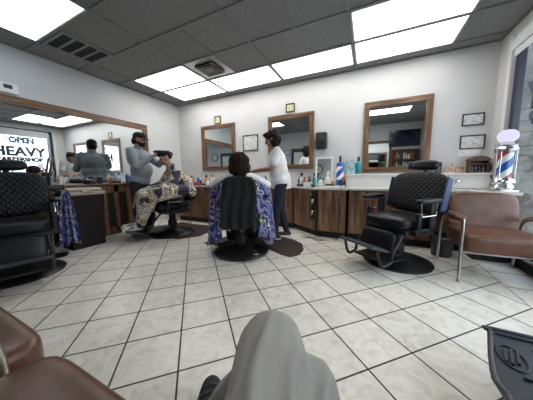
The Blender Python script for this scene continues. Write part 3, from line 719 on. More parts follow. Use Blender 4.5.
# ------------------------------------------------------------ people
# --- barber in grey sweatshirt
def barber():
    P = []
    hp = lambda s: (s*.10,0,.90)
    L = []
    for s in (-1,1):
        L += [cap((s*.10,0,.92),(s*.115,.015,.50),.088,.062), cap((s*.115,.015,.50),(s*.12,-.015,.10),.055,.038), cap((s*.12,-.03,.045),(s*.13,.15,.035),.038,.033)]
    P += L
    P += [ell((0,0,.95),(.165,.125,.13)), ell((0,.045,1.10),(.165,.145,.17)), ell((0,.01,1.32),(.175,.12,.17)), cap((-.16,0,1.44),(.16,0,1.44),.055), cap((0,0,1.44),(0,.02,1.56),.058,.055)]
    g, E = head(P, (0,.05,1.645), (0,1,-.12))
    RS, RE, RW = (.20,0,1.42), (.28,.13,1.17), (.14,.34,1.36)
    LS, LE, LW = (-.20,0,1.42), (-.25,.24,1.24), (-.12,.47,1.40)
    P += [cap(RS,RE,.055,.045), cap(RE,RW,.044,.028), cap(LS,LE,.055,.045), cap(LE,LW,.044,.028)]
    hand(P, RW, (-.35,.8,.25), (-.3,0,1), (-1,0,0), .9); hand(P, LW, (.3,.8,.15), (.3,0,1), (1,0,0), .7)
    loc = (-3.64,2.44,0); rz = head_dir(.88,.45)
    B = blob('person', P, .008, 'skin_tan', None, 3, loc=loc, rz=rz)
    tag(B, 'standing barber in grey sweatshirt and black cap holding clippers', 'person')
    T = [ell((0,0,.96),(.205,.165,.13)), ell((0,.05,1.12),(.205,.165,.19)), ell((0,.012,1.32),(.215,.165,.17)), cap((-.165,0,1.435),(.165,0,1.435),.068), cap((0,0,1.44),(0,.012,1.51),.075,.066),
         cap(RS,RE,.074,.062), cap(RE,lerp(RE,RW,.88),.062,.042), cap(LS,LE,.074,.062), cap(LE,lerp(LE,LW,.88),.062,.042)]
    blob('sweatshirt', T, .012, 'grey_sweat', B, 4, wr(.010,11), cut=[((0,0,.88),(0,0,-1))])
    J = []
    for s in (-1,1): J += [cap((s*.10,0,.90),(s*.115,.015,.50),.108,.080), cap((s*.115,.015,.50),(s*.12,-.01,.13),.078,.066)]
    J.append(ell((0,0,.92),(.18,.14,.10)))
    blob('trousers', J, .014, 'denim_dark', B, 4, wr(.008,10))
    for s in (-1,1): blob('shoe', [cap((s*.12,-.05,.045),(s*.133,.17,.042),.045,.040), cap((s*.12,-.05,.03),(s*.135,.18,.026),.032,.028,1.35)], .010, 'shoe_black', B, 3, cut=[((0,0,.001),(0,0,-1))])
    blob('beard', [ell(g(0,.045,-.075),(.058,.058,.045),E), ell(g(0,.02,-.055),(.070,.062,.035),E), ell(g(0,.088,-.045),(.03,.014,.008),E)], .007, 'hair', B, 2, wr(.003,60))
    blob('hair', [ell(g(0,-.035,-.005),(.085,.082,.085),E), ell(g(0,-.075,-.03),(.07,.05,.065),E)], .009, 'hair', B, 2, wr(.010,40))
    cp = blob('cap', [ell(g(0,-.012,.055),(.086,.102,.078),E), ell(g(0,.045,.075),(.07,.05,.05),E)], .009, 'black_cloth', B, 2, cut=[(g(0,0,.028),tuple(-(g(0,0,1)-g(0,0,0)))) ])
    bm = bmesh.new()
    n = 12; t0 = [g(.075*math.cos(PI*k/n), .055+.098*math.sin(PI*k/n)*1.0, .038-.014*math.sin(PI*k/n)+ -.014*abs(math.cos(PI*k/n))) for k in range(n+1)]
    a = [bm.verts.new(p) for p in t0]; c = [bm.verts.new(p+Vector((0,0,.006))) for p in t0]
    bm.faces.new(a); bm.faces.new(c[::-1])
    for i in range(n+1): bm.faces.new((a[i],a[(i+1)%(n+1)],c[(i+1)%(n+1)],c[i]))
    link('cap_brim', bm, 'black_cloth', cp)
    eyes(g, E, B)
    # clippers held in the right hand
    mt = Matrix.Translation(loc) @ Matrix.Rotation(rz,4,'Z')
    k = empty('hair_clippers', 'black cordless clippers in the hand of the barber', 'clippers', mt @ Vector((.10,.41,1.43)), rz)
    O('clipper_body', 'black_plastic', lambda b: tube(b, [(0,-.09,.0),(0,-.05,.004),(0,.05,.006),(-.01,.10,.0)], [.016,.022,.021,.017], 12), k, True)
    O('clipper_blade', 'chrome', lambda b: box(b, (-.013,.115,-.001),(.038,.03,.010),bev=.002), k)
    return B
barber()
# --- customer in gold cape (local to chair: forward +Y)
def customer_gold():
    loc = (C2[0],C2[1],.012); rz = R2
    P = [ell((0,-.04,.66),(.17,.15,.10)), ell((0,-.08,.82),(.15,.115,.17)), ell((0,-.07,1.02),(.17,.115,.14)), cap((-.16,-.06,1.10),(.16,-.06,1.10),.05), cap((0,-.05,1.10),(0,0,1.23),.052,.05)]
    g, E = head(P, (.0,.055,1.31), (0.12,1,-.42), (0,.35,1), .98)
    for s in (-1,1):
        P += [cap((s*.10,0,.65),(s*.13,.40,.62),.078,.058), cap((s*.13,.40,.62),(s*.11,.50,.26),.052,.036), cap((s*.11,.52,.215),(s*.12,.72,.200),.034,.03),
              cap((s*.20,-.06,1.08),(s*.26,.05,.86),.048,.04), cap((s*.26,.05,.86),(s*.16,.26,.79),.038,.027)]
        hand(P, (s*.16,.26,.79), (-s*.35,.9,-.1), (-s,0,.3), (0,0,-1), .5)
    B = blob('person', P, .008, 'skin', None, 3, loc=loc, rz=rz)
    tag(B, 'seated customer leaning forward under the gold and black patterned cape', 'person')
    blob('hair', [ell(g(0,-.02,.065),(.080,.095,.062),E), ell(g(0,.03,.085),(.066,.062,.045),E), ell(g(0,-.06,.02),(.072,.05,.06),E)], .007, 'hair', B, 2, wr(.012,45))
    J = []
    for s in (-1,1): J += [cap((s*.10,0,.65),(s*.13,.40,.62),.088,.07), cap((s*.13,.40,.62),(s*.11,.50,.27),.068,.055)]
    blob('trousers', J, .013, 'denim_dark', B, 3)
    for s in (-1,1):
        sh = blob('shoe', [cap((s*.11,.50,.210),(s*.12,.71,.198),.046,.036), cap((s*.11,.50,.188),(s*.122,.735,.178),.030,.026,1.4)], .009, 'sneaker_white', B, 2)
        for q in (-1,1): O('shoe_stripes', 'black_plastic', lambda b: [box(b, (s*.115+q*.046,.61+.026*k,.212),(.012,.010,.050),(.4,q*.5,0)) for k in range(3)], sh)
    C = [cap((-.17,-.06,1.10),(.17,-.06,1.10),.085), cap((0,-.05,1.12),(0,-.02,1.19),.085,.068), ell((0,-.10,.92),(.24,.16,.22))]
    for s in (-1,1):
        C += [cap((s*.20,-.06,1.08),(s*.28,.05,.85),.085,.085), cap((s*.28,.05,.85),(s*.18,.30,.76),.085,.08), cap((s*.08,.0,.80),(s*.13,.44,.70),.13,.085),
              cap((s*.13,.45,.64),(s*.13,.51,.34),.088,.070), cap((s*.14,.50,.36),(s*.15,.50,.27),.072,.06), cap((s*.27,.0,.80),(s*.27,.33,.66),.07,.07), cap((s*.25,.34,.64),(s*.20,.50,.34),.075,.06)]
    C += [cap((0,.1,.80),(0,.44,.68),.10,.08), cap((0,.46,.62),(0,.52,.36),.085,.06), cap((.23,.36,.55),(.22,.42,.14),.07,.06), cap((.20,.42,.5),(.18,.46,.12),.06,.055)]
    C += [cap((-.31,-.14,.78),(-.33,.24,.75),.085,.085), cap((-.33,-.12,.72),(-.34,.26,.66),.065,.065), cap((.31,-.14,.78),(.33,.24,.75),.085,.085), ell((0,-.24,.84),(.25,.13,.20)), cap((-.22,-.28,.74),(.22,-.28,.74),.09)]
    def dd(co): return .018*noise.noise(Vector((co.x*9, co.y*6, co.z*3)))+ .012*math.sin(co.x*34+co.z*6)*(1 if co.z < .7 else .3)
    cp = blob('barber_cape', C, .014, 'baroque_cloth', B, 5, dd, cut=[((0,0,.10),(0,0,-1))])
    tag(cp, 'gold, black and white patterned cape')
    eyes(g, E, B, .98)
customer_gold()
# --- customer seen from behind in blue cape
def customer_blue():
    loc = (C3[0],C3[1],.012); rz = R3
    P = [ell((0,-.04,.66),(.17,.15,.10)), ell((0,-.08,.78),(.15,.11,.14)), ell((0,-.11,.93),(.17,.11,.12)), cap((-.16,-.10,.97),(.16,-.10,.97),.05), cap((0,-.11,.98),(0,-.10,1.08),.052,.05)]
    g, E = head(P, (0,-.09,1.145), (0,1,.02))
    for s in (-1,1):
        P += [cap((s*.10,0,.65),(s*.13,.40,.62),.078,.058), cap((s*.13,.40,.62),(s*.11,.48,.25),.052,.036), cap((s*.11,.48,.205),(s*.12,.60,.20),.034,.03),
              cap((s*.20,-.09,.95),(s*.31,.0,.82),.045,.038), cap((s*.31,.0,.82),(s*.25,.22,.79),.036,.027)]
        hand(P, (s*.25,.22,.79), (-s*.1,.9,-.1), (-s,0,.3), (0,0,-1), .4)
    B = blob('person', P, .008, 'skin', None, 3, loc=loc, rz=rz)
    tag(B, 'customer in blue leaf patterned cape seen from behind with dark hair', 'person')
    blob('hair', [ell(g(0,-.03,.030),(.125,.125,.122),E), ell(g(0,-.06,-.05),(.135,.092,.125),E), ell(g(.01,-.065,-.15),(.105,.06,.085),E)], .010, 'hair_brown', B, 3, wr(.014,30))
    J = []
    for s in (-1,1): J += [cap((s*.10,0,.65),(s*.13,.40,.62),.088,.07), cap((s*.13,.40,.62),(s*.11,.48,.25),.068,.055)]
    blob('trousers', J, .013, 'denim_dark', B, 3)
    for s in (-1,1): blob('shoe', [cap((s*.11,.45,.205),(s*.12,.64,.20),.044,.036)], .010, 'shoe_black', B, 2)
    # cape: rings draped from neck to hem
    def cape(b):
        lv = [(.10,.10,1.00,-.10),(.17,.14,.985,-.09),(.25,.17,.94,-.07),(.33,.22,.885,-.01),(.385,.26,.83,.06),(.405,.30,.74,.10),(.41,.34,.60,.13),(.42,.37,.46,.15),(.435,.39,.32,.16),(.45,.40,.20,.17)]
        n = 112; rings = []
        for li, (rx, ry, z, cy) in enumerate(lv):
            ring = []
            for k in range(n):
                t = 2*PI*k/n; c, s = math.cos(t), math.sin(t)
                f = max(0, li-2)/7.; w = 1+f*(.055*math.sin(t*17+li*.25)+.05*math.sin(t*9+1.3))
                e_ = .75; x = rx*math.copysign(abs(c)**e_, c)*w; y = cy+ry*math.copysign(abs(s)**e_, s)*w
                y = max(y, -.195 if li > 1 else -.24)
                zz = z+(f*.035*math.sin(t*5+.6) if li > 5 else 0) + (f*.10*max(0,-c) if li > 6 else 0)*0
                if li >= 6: zz += -(li-5)*.022*(1 if abs(c) > .6 else 0)
                if abs(x) < .22 and s < 0: zz = max(zz, .62)      # gathered in front of the chair back
                ring.append(b.verts.new((x,y,max(zz,.10))))
            rings.append(ring)
        for a, c in zip(rings, rings[1:]):
            for k in range(n): b.faces.new((a[k],a[(k+1)%n],c[(k+1)%n],c[k]))
    cp = O('barber_cape', 'blue_leaf_cloth', cape, B, True); tag(cp, 'blue, white and black leaf patterned cape')
    so = cp.modifiers.new('thick', 'SOLIDIFY'); so.thickness = .004
    ty = [cap((-.09,-.13,1.0),(-.25,-.08,.93),.055,.06), cap((.09,-.13,1.0),(.25,-.08,.93),.055,.06), cap((-.25,-.08,.93),(-.34,.06,.875),.06,.055), cap((.25,-.08,.93),(.36,.06,.875),.06,.055), cap((-.1,-.15,1.0),(.1,-.15,1.0),.045)]
    blob('shoulder_towel', ty, .012, 'white_cloth', B, 4, wr(.012,16))
customer_blue()
# black cloth hanging over the back of that chair
def overcloth(b):
    nx, nz = 24, 18; g_ = []
    for j in range(nz+1):
        row = []
        for i in range(nx+1):
            u = -1+2*i/nx; t = j/nz; x = u*(.15+.05*min(1,t*2.5))+.01*math.sin(t*7)
            z = 1.0-.62*t-.03*u*u*(1-t); y = -.44+.10*t+.014*math.sin(u*11+t*3)*(t+.2)-.0
            row.append(b.verts.new((x,y,z)))
        g_.append(row)
    for j in range(nz):
        for i in range(nx): b.faces.new((g_[j][i],g_[j][i+1],g_[j+1][i+1],g_[j+1][i]))
oc = O('chair_back_cloth', 'black_cloth', overcloth, None, True)
oc.location = (C3[0],C3[1],.012); oc.rotation_euler = (0,0,R3); tag(oc, 'black cloth hanging down the back of the blue cape customer chair', 'cloth')
oc.modifiers.new('thick', 'SOLIDIFY').thickness = .006

# --- stylist in white
def stylist():
    P = []
    feet = {1:(.09,-.10), -1:(-.08,.10)}
    for s in (-1,1):
        fx, fy = feet[s]
        P += [cap((s*.09,0,.88),(fx*1.05,fy*.5+.03,.48),.088,.060), cap((fx*1.05,fy*.5+.03,.48),(fx,fy-.01,.10),.052,.036), cap((fx,fy-.03,.045),(fx,fy+.14,.035),.036,.03)]
    P += [ell((0,0,.92),(.165,.12,.12)), ell((0,.03,1.06),(.14,.105,.14)), ell((0,.06,1.25),(.16,.11,.16)), cap((-.14,.07,1.36),(.14,.07,1.36),.048), cap((0,.07,1.37),(0,.11,1.47),.048,.046)]
    g, E = head(P, (0,.14,1.545), (0,1,-.38), (0,.3,1), .96)
    RS, RE, RW = (.17,.07,1.345), (.21,.15,1.10), (.10,.36,1.07)
    LS, LE, LW = (-.17,.07,1.345), (-.22,.16,1.10), (-.10,.38,1.08)
    P += [cap(RS,RE,.045,.037), cap(RE,RW,.036,.025), cap(LS,LE,.045,.037), cap(LE,LW,.036,.025)]
    hand(P, RW, (-.2,.9,-.1), (-1,0,.4), (0,0,-1), .7, .92); hand(P, LW, (.2,.9,-.1), (1,0,.4), (0,0,-1), .7, .92)
    loc = (-1.24,3.10,0); rz = head_dir(-.86,-.50)
    B = blob('person', P, .008, 'skin_tan', None, 3, loc=loc, rz=rz)
    tag(B, 'standing stylist in white shirt with dark curly hair bending to her customer', 'person')
    T = [ell((0,0,.92),(.20,.155,.12)), ell((0,.03,1.06),(.180,.145,.17)), ell((0,.045,1.16),(.178,.140,.16)), ell((0,.06,1.25),(.182,.132,.16)), cap((-.14,.07,1.355),(.14,.07,1.355),.062), cap(RS,lerp(RS,RE,.62),.065,.068), cap(LS,lerp(LS,LE,.62),.065,.068), cap((0,-.01,.95),(0,-.015,.84),.155,.160,)]
    blob('shirt', T, .012, 'white_cloth', B, 4, wr(.014,10), cut=[((0,0,.80),(0,0,-1))])
    J = [ell((0,0,.88),(.175,.13,.10))]
    for s in (-1,1):
        fx, fy = feet[s]; J += [cap((s*.09,0,.87),(fx*1.05,fy*.5+.03,.48),.098,.070), cap((fx*1.05,fy*.5+.03,.48),(fx,fy-.01,.11),.066,.050)]
    blob('jeans', J, .012, 'denim_dark', B, 3, wr(.006,12))
    for s in (-1,1):
        fx, fy = feet[s]
        sh = blob('shoe', [cap((fx,fy-.05,.055),(fx*1.05,fy+.15,.045),.042,.036)], .009, 'shoe_brown', B, 2, cut=[((0,0,.022),(0,0,-1))])
        O('sole', 'white_plastic', lambda b: prism(b, [(fx+.045*math.cos(t*PI/8)*(1), fy+.05+.145*math.sin(t*PI/8)) for t in range(16)], .0125, .030), sh)
    blob('hair', [ell(g(0,-.03,.045),(.098,.105,.088),E), ell(g(0,-.075,-.02),(.10,.070,.10),E), ell(g(.055,-.03,-.05),(.045,.065,.09),E), ell(g(-.055,-.03,-.05),(.045,.065,.09),E), ell(g(0,.045,.095),(.06,.05,.035),E)], .009, 'hair', B, 2, wr(.02,32))
    eyes(g, E, B, .96)
    return B
stylist().location.z = .012

# --- the photographer: lower body in grey trousers
def viewer():
    RK, LK = (-.135,.52,.43), (-.255,.60,.485)
    P = [ell((-.0,-.08,.54),(.17,.15,.11)), cap((.06,-.03,.52),(-.125,.49,.425),.075,.055), cap((-.125,.49,.425),(-.06,.40,.11),.05,.034), cap((-.06,.40,.05),(-.05,.55,.04),.038,.032),
         cap((-.06,-.03,.53),(-.255,.57,.475),.075,.050), cap((-.255,.57,.475),(-.44,.535,.19),.045,.034), cap((-.44,.535,.19),(-.50,.50,.12),.034,.034), cap((-.51,.50,.06),(-.60,.63,.045),.038,.032)]
    B = blob('person', P, .010, 'skin', None, 3); tag(B, 'seated person in grey trousers in the foreground, only the legs in view', 'person')
    J = [ell((-.0,-.08,.55),(.20,.17,.13)), cap((-.05,-.0,.54),(-.150,.30,.525),.105,.100), cap((-.150,.30,.525),(-.250,.55,.494),.100,.094), ell((-.258,.59,.478),(.084,.076,.088)),
         cap((-.255,.575,.46),(-.34,.56,.33),.078,.060), cap((-.34,.56,.33),(-.45,.53,.17),.062,.060)]
    def fold(co):
        a = (.5+.5*math.sin(co.x*78+co.y*30+4*noise.noise(co*4)))**3; return .012*a*max(0,min(1,(co.z-.3)*6))*max(0,min(1,(.60-co.y)*7))+.008*noise.noise(Vector((co.x*14,co.y*6,co.z*10)))
    J2 = [cap((.06,-.02,.52),(-.05,.28,.47),.10,.095), cap((-.05,.28,.47),(-.135,.51,.435),.095,.085), cap((-.135,.50,.42),(-.07,.41,.16),.083,.07)]
    blob('trousers', J+J2, .0075, 'grey_twill', B, 8, fold)
    sh = blob('shoe', [cap((-.50,.49,.085),(-.60,.665,.065),.056,.046), cap((-.49,.48,.035),(-.61,.685,.03),.038,.034,1.3)], .008, 'shoe_black', B, 3, wr(.002,40), cut=[((0,0,.001),(0,0,-1))])
    O('shoelace', 'rubber', lambda b: [tube(b, [(-.51-.02*k-.035,.52+.036*k-.015,.128-.006*k),(-.51-.02*k,.535+.036*k,.144-.007*k),(-.51-.02*k+.035,.55+.036*k,.128-.006*k)], .004, 6) for k in range(4)], sh)
    blob('shoe', [cap((-.06,.38,.055),(-.05,.55,.045),.045,.038)], .010, 'shoe_black', B, 3, cut=[((0,0,.001),(0,0,-1))])
viewer()

# ------------------------------------------------------------ bins, caddy
tr = empty('trash_can', 'dark brown trash can with tan lid beside the left counter', 'trash can', (-3.80,1.63,0), .0)
def trc(b):
    a = prism(b, [(-.15,-.20),(.15,-.20),(.15,.20),(-.15,.20)], 0, .76)
    for v in a:
        if v.co.z > .5: v.co.x *= 1.12; v.co.y *= 1.12
O('bin_body', 'trash_dark', trc, tr)
O('bin_lid', 'tan_plastic', lambda b: (box2(b, (-.185,-.24,.76),(.185,.24,.81), .012), box2(b, (-.16,-.21,.81),(.16,.21,.86), .02)), tr)
O('lid_handle', 'tan_plastic', lambda b: box2(b, (.13,-.06,.80),(.195,.06,.83), .006), tr)
tb = empty('waste_basket', 'small black waste basket in the shadow beside the empty chair', 'trash can', (.86,3.28,0))
def wb(b):
    lathe(b, [(.10,0),(.125,.26),(.13,.265),(.12,.265),(.095,.01)], 24)
O('basket_body', 'black_plastic', wb, tb, True, 40)
O('basket_rim', 'black_plastic', lambda b: tube(b, [(.127*math.cos(t*PI/12),.127*math.sin(t*PI/12),.263) for t in range(24)], .006, 6, True), tb)
cd = empty('tool_stand', 'black tool stand with clamps beside the large left chair', 'stand', (-3.62,1.22,0))
O('stand_base', 'dark_metal', lambda b: lathe(b, [(.13,0),(.13,.012),(.03,.03)], 20), cd, True, 40)
O('stand_pole', 'chrome', lambda b: tube(b, [(0,0,.02),(0,0,.92)], .010, 8), cd)
O('tool_tray', 'black_plastic', lambda b: (box2(b, (-.10,-.13,.86),(.10,.13,.875)), box2(b, (-.10,-.13,.86),(-.09,.13,.92)), box2(b, (.09,-.13,.86),(.10,.13,.92)), box2(b, (-.1,-.13,.86),(.1,-.12,.92)), box2(b, (-.1,.12,.86),(.1,.13,.92))), cd)
O('tool_holder', 'brushed', lambda b: (tube(b, [(.07,.08,.88),(.05,.15,1.22)], .007, 8), tube(b, [(.0,.05,.88),(-.02,.09,1.10)], .012, 8)), cd)
# flat irons standing in the tray
fi = empty('flat_iron', 'black hair straightener standing open in the tool stand', 'hair straightener', (-3.56,1.22,.876))
O('iron_arm', 'black_plastic', lambda b: tube(b, [(0,0,0),(.0,.02,.18),(.0,.075,.40)], [.013,.013,.010], 10), fi, True)
O('iron_arm', 'black_plastic', lambda b: tube(b, [(0,0,0),(.0,-.01,.18),(.0,.03,.38)], [.013,.013,.010], 10), fi, True)
def hang(label, x, y, z0, z1, w, mat, rz, seed):
    def f(b):
        nx, nz = 16, 14; g_ = []
        for j in range(nz+1):
            t = j/nz; row = []
            for i in range(nx+1):
                u = -1+2*i/nx; ww = w*(.35+.65*t**.7)
                row.append(b.verts.new((u*ww/2, .035*math.sin(u*9+seed)*(.4+t)+.012*math.sin(u*23+t*4), z0+(z1-z0)*t+.03*math.sin(u*4+seed)*t)))
            g_.append(row)
        for j in range(nz):
            for i in range(nx): b.faces.new((g_[j][i],g_[j][i+1],g_[j+1][i+1],g_[j+1][i]))
    o = O('folded_cape', mat, f, None, True); o.location = (x,y,0); o.rotation_euler = (0,0,rz)
    o.modifiers.new('thick', 'SOLIDIFY').thickness = .006
    tag(o, label, 'cape')
hang('blue patterned cape hanging from the tool stand by the big left chair', -3.50, 1.345, .84, .14, .20, 'blue_leaf_cloth', 1.2, .5)
hang('dark cloth hanging behind the blue cape on the tool stand', -3.62, 1.33, .84, .18, .18, 'denim_dark', 1.3, 2.)

# ------------------------------------------------------------ barber pole
bp_ = empty('barber_pole', 'red, white and blue striped barber pole lamp with white globe', 'barber pole', (1.36,3.31,ZT))
LP = .215
O('pole_base', 'chrome', lambda b: (box2(b, (-.10,-.09,0),(.10,.09,.02), .005), lathe(b, [(.085,.02),(.095,.05),(.08,.08),(.10,.10),(.095,.135),(.075,.155)], 32)), bp_, True, 40)
sg = O('pole_cylinder', 'pole_stripes', lambda b: lathe(b, [(.062,-.14),(.062,.14)], 40), bp_, True, 40); sg.location = (0,0,.295)
O('pole_glass', 'window_glass', lambda b: lathe(b, [(.078,.155),(.078,.44)], 40, cap=False), bp_, True)
O('pole_collar', 'chrome', lambda b: lathe(b, [(.075,.435),(.095,.445),(.10,.47),(.085,.495),(.095,.51),(.06,.535),(.04,.55)], 32), bp_, True, 40)
for k in range(4): O('pole_rod', 'chrome', lambda b: tube(b, [(.088*math.cos(PI/4+k*PI/2),.088*math.sin(PI/4+k*PI/2),.13),(.088*math.cos(PI/4+k*PI/2),.088*math.sin(PI/4+k*PI/2),.46)], .006, 8), bp_)
O('globe', 'lit_globe', lambda b: lathe(b, [(.03,.54),(.06,.552),(.08,.58),(.086,.61),(.078,.645),(.05,.672),(.01,.68)], 32), bp_, True)

# ------------------------------------------------------------ things on counters
def cord(label, pts, r=.005, mat='black_plastic'):
    tag(O('power_cord', mat, lambda b: tube(b, smoothpath(pts, 8), r, 6), None, True), label, 'cord')
def bottle(label, x, y, z, r, h, mat, capm='white_plastic', neck=.4, kind='bottle', group=None, spray=False):
    e = empty(kind if kind != 'bottle' else 'bottle', label, kind, (x,y,z), random.random()*3, group)
    hb = h*(.72 if not spray else .66)
    O('bottle_body', mat, lambda b: lathe(b, [(r*.9,0),(r,.006),(r,hb*.85),(r*.85,hb*.95),(r*neck,hb),(r*neck,hb+h*.05)], 20), e, True, 50)
    if spray:
        O('spray_head', capm, lambda b: (lathe(b, [(r*.4,hb+h*.04),(r*.4,hb+h*.14)], 12), box2(b, (-r*.35,-r*.4,hb+h*.14),(r*1.0,r*.4,h)), box2(b, (r*.5,-.004,hb+h*.04),(r*.65,.004,hb+h*.16))), e)
    else:
        O('bottle_cap', capm, lambda b: lathe(b, [(r*neck*1.15,hb+h*.04),(r*neck*1.15,h*.97),(r*neck*.8,h)], 16), e, True, 40)
    return e
def boxy(name, label, cat, x, y, z, s, mat, rz=0, lid=None, group=None):
    e = empty(name, label, cat, (x,y,z), rz, group)
    O('box_body', mat, lambda b: box2(b, (-s[0]/2,-s[1]/2,0),(s[0]/2,s[1]/2,s[2]), .004), e)
    if lid: O('box_lid', lid, lambda b: box2(b, (-s[0]/2-.003,-s[1]/2-.003,s[2]),(s[0]/2+.003,s[1]/2+.003,s[2]+.012), .003), e)
    return e
def clipper(label, x, y, z, rz, mat='black_plastic'):
    e = empty('hair_clippers', label, 'clippers', (x,y,z+.024), rz)
    O('clipper_body', mat, lambda b: tube(b, [(0,-.08,0),(0,-.04,.003),(0,.05,.004),(0,.08,0)], [.017,.023,.022,.016], 12), e, True)
    O('clipper_blade', 'chrome', lambda b: box(b, (0,.092,0),(.036,.025,.01),bev=.002), e)
def cup(label, x, y, z, r, h, mat, tools=0):
    e = empty('cup', label, 'cup', (x,y,z), random.random()*3)
    O('cup_body', mat, lambda b: lathe(b, [(r*.85,0),(r,h),(r*.9,h),(r*.75,.006)], 20), e, True, 40)
    return e
ZL = ZT+.215
# ledge on the right
framed('picture_frame', 'black framed photo standing on the ledge beside the quilted chair headrest', 'picture', (.89,YB-.06,ZL+.082), .15,.16,.014,'photo_dark',BF,.018,part='photo')
fg = empty('figurine', 'small pinkish figurine group on the ledge under the outlets', 'figurine', (1.08,YB-.08,ZL))
O('figure', 'figurine_pink', lambda b: (lathe(b, [(.035,0),(.03,.03),(.022,.06),(.026,.085),(.012,.10),(.02,.12),(.016,.145),(.002,.155)], 14, (-.0,0,0)), lathe(b, [(.028,0),(.026,.03),(.018,.06),(.01,.07),(.015,.085),(.002,.10)], 14, (.055,0,0)), lathe(b, [(.025,0),(.02,.03),(.012,.045),(.016,.06),(.002,.075)], 14, (-.055,.01,0))), fg, True, 60)
O('figurine_base', 'cream', lambda b: box2(b, (-.085,-.03,-.0),(.085,.03,.010), .003), fg)
tp = empty('trophy_cup', 'little gold cup between the figurine and the wooden box', 'trophy', (1.20,YB-.08,ZL))
O('trophy_bowl', 'gold', lambda b: lathe(b, [(.02,0),(.02,.01),(.006,.02),(.006,.04),(.022,.055),(.026,.085),(.024,.085)], 16), tp, True, 40)
O('trophy_cap', 'cream', lambda b: lathe(b, [(.02,.083),(.01,.10),(.001,.105)], 12), tp, True)
wb_ = empty('wooden_shelf_box', 'dark wooden display box with arched top on the ledge', 'box', (1.355,YB-.085,ZL))
def wbx(b):
    box2(b, (-.10,-.06,0),(-.085,.06,.17)); box2(b, (.085,-.06,0),(.10,.06,.17)); box2(b, (-.10,-.06,0),(.10,.06,.012)); box2(b, (-.10,-.06,.115),(.10,.06,.127)); box2(b, (-.10,.045,0),(.10,.06,.17))
    vs = prism(b, [(-.11,0),(.11,0),(.105,.03),(.06,.055),(0,.065),(-.06,.055),(-.105,.03)], -.065,.065)
    for v in vs: v.co = Vector((v.co.x, v.co.z, v.co.y+.165))
O('box_case', 'dark_brown_wood', wbx, wb_)
O('box_contents', 'photo_dark', lambda b: [lathe(b, [(.014,.012),(.014,.06+.02*(k%2)),(.004,.08+.02*(k%2))], 10, (-.06+.04*k,-.01,0)) for k in range(4)], wb_, True, 40)
bottle('tall teal bottle with dark cap on the ledge beside the right mirror', -.165, YB-.10, ZL, .045, .29, 'teal_liquid', 'black_plastic')
boxy('tissue_box', 'blue and white pack on the ledge left of the teal bottle', 'box', -.285, YB-.085, ZL, (.15,.08,.24), 'blue_pack', 0)
# disinfectant jar with stripes
jr = empty('disinfectant_jar', 'striped blue and red barber jar with dark lid by the tray', 'jar', (-.44,3.80,ZT))
jb = O('jar_body', 'pole_stripes', lambda b: lathe(b, [(.055,-.12),(.06,-.115),(.06,.10),(.045,.12)], 24), jr, True, 40); jb.location = (0,0,.24)
O('jar_foot', 'blue_plastic', lambda b: lathe(b, [(.065,0),(.065,.12),(.06,.125)], 24), jr, True, 40)
O('jar_lid', 'blue_plastic', lambda b: lathe(b, [(.062,.345),(.062,.40),(.05,.41)], 24), jr, True, 40)
O('lid_knob', 'black_plastic', lambda b: lathe(b, [(.018,.405),(.018,.50),(.012,.52)], 16), jr, True, 40)
# small standing vanity mirror
vm = framed('vanity_mirror', 'small white framed mirror leaning on the middle counter', 'mirror', (-.71,3.82,ZT+.262), .30,.50,.03,'mirror_glass',('white_plastic','white_plastic'),.02)
vm.rotation_euler = (-.08,0,.0)
ty_ = empty('tray', 'white plastic tray on the front of the middle counter', 'tray', (-.50,3.58,ZT), .05)
O('tray_base', 'white_plastic', lambda b: (box2(b, (-.16,-.10,0),(.16,.10,.012), .004), box2(b, (-.16,-.10,0),(.16,-.09,.035)), box2(b, (-.16,.09,0),(.16,.10,.035)), box2(b, (-.16,-.10,0),(-.15,.10,.035)), box2(b, (.15,-.10,0),(.16,.10,.035))), ty_)
bottle('amber bottle standing in the white tray', -.52, 3.60, ZT+.013, .026, .13, 'orange_plastic', 'white_plastic')
cup('dark cup at the right end of the white tray', -.40, 3.60, ZT+.013, .036, .11, 'rubber')
clipper('black clippers lying in front in the white tray', -.56, 3.535, ZT+.013, 1.4)
bottle('tall clear spray bottle between vanity mirror and tray', -.62, 3.68, ZT, .036, .27, 'white_plastic', 'white_plastic', spray=True)
bottle('dark slim bottle left of the vanity mirror', -.84, 3.66, ZT, .028, .24, 'teal_liquid', 'black_plastic')
bottle('red bottle on the counter behind the stylist', -1.06, 3.86, ZT, .035, .17, 'red_plastic', 'red_plastic')
boxy('towel_box', 'white box of paper towels on the counter right of the stylist', 'box', -.93, 3.74, ZT, (.19,.14,.07), 'white_plastic', -.3, 'paper')
cup('brown cup beside the white towel box', -1.09, 3.98, ZT, .035, .12, 'wood_tan')
cup('tan cup of combs at the foot of the middle mirror', -.96, 3.98, ZT, .035, .15, 'cream')
bottle('small black bottle at the foot of the middle mirror', -1.20, 3.97, ZT, .025, .17, 'black_plastic', 'black_plastic')
boxy('small_box', 'orange and brown small carton under the black dispenser', 'box', -.86, 3.93, ZT, (.08,.06,.13), 'shelf_goods', .2)
bottle('clear glass bottle under the black dispenser', -.78, 3.96, ZT, .03, .2, 'paper', 'brushed')
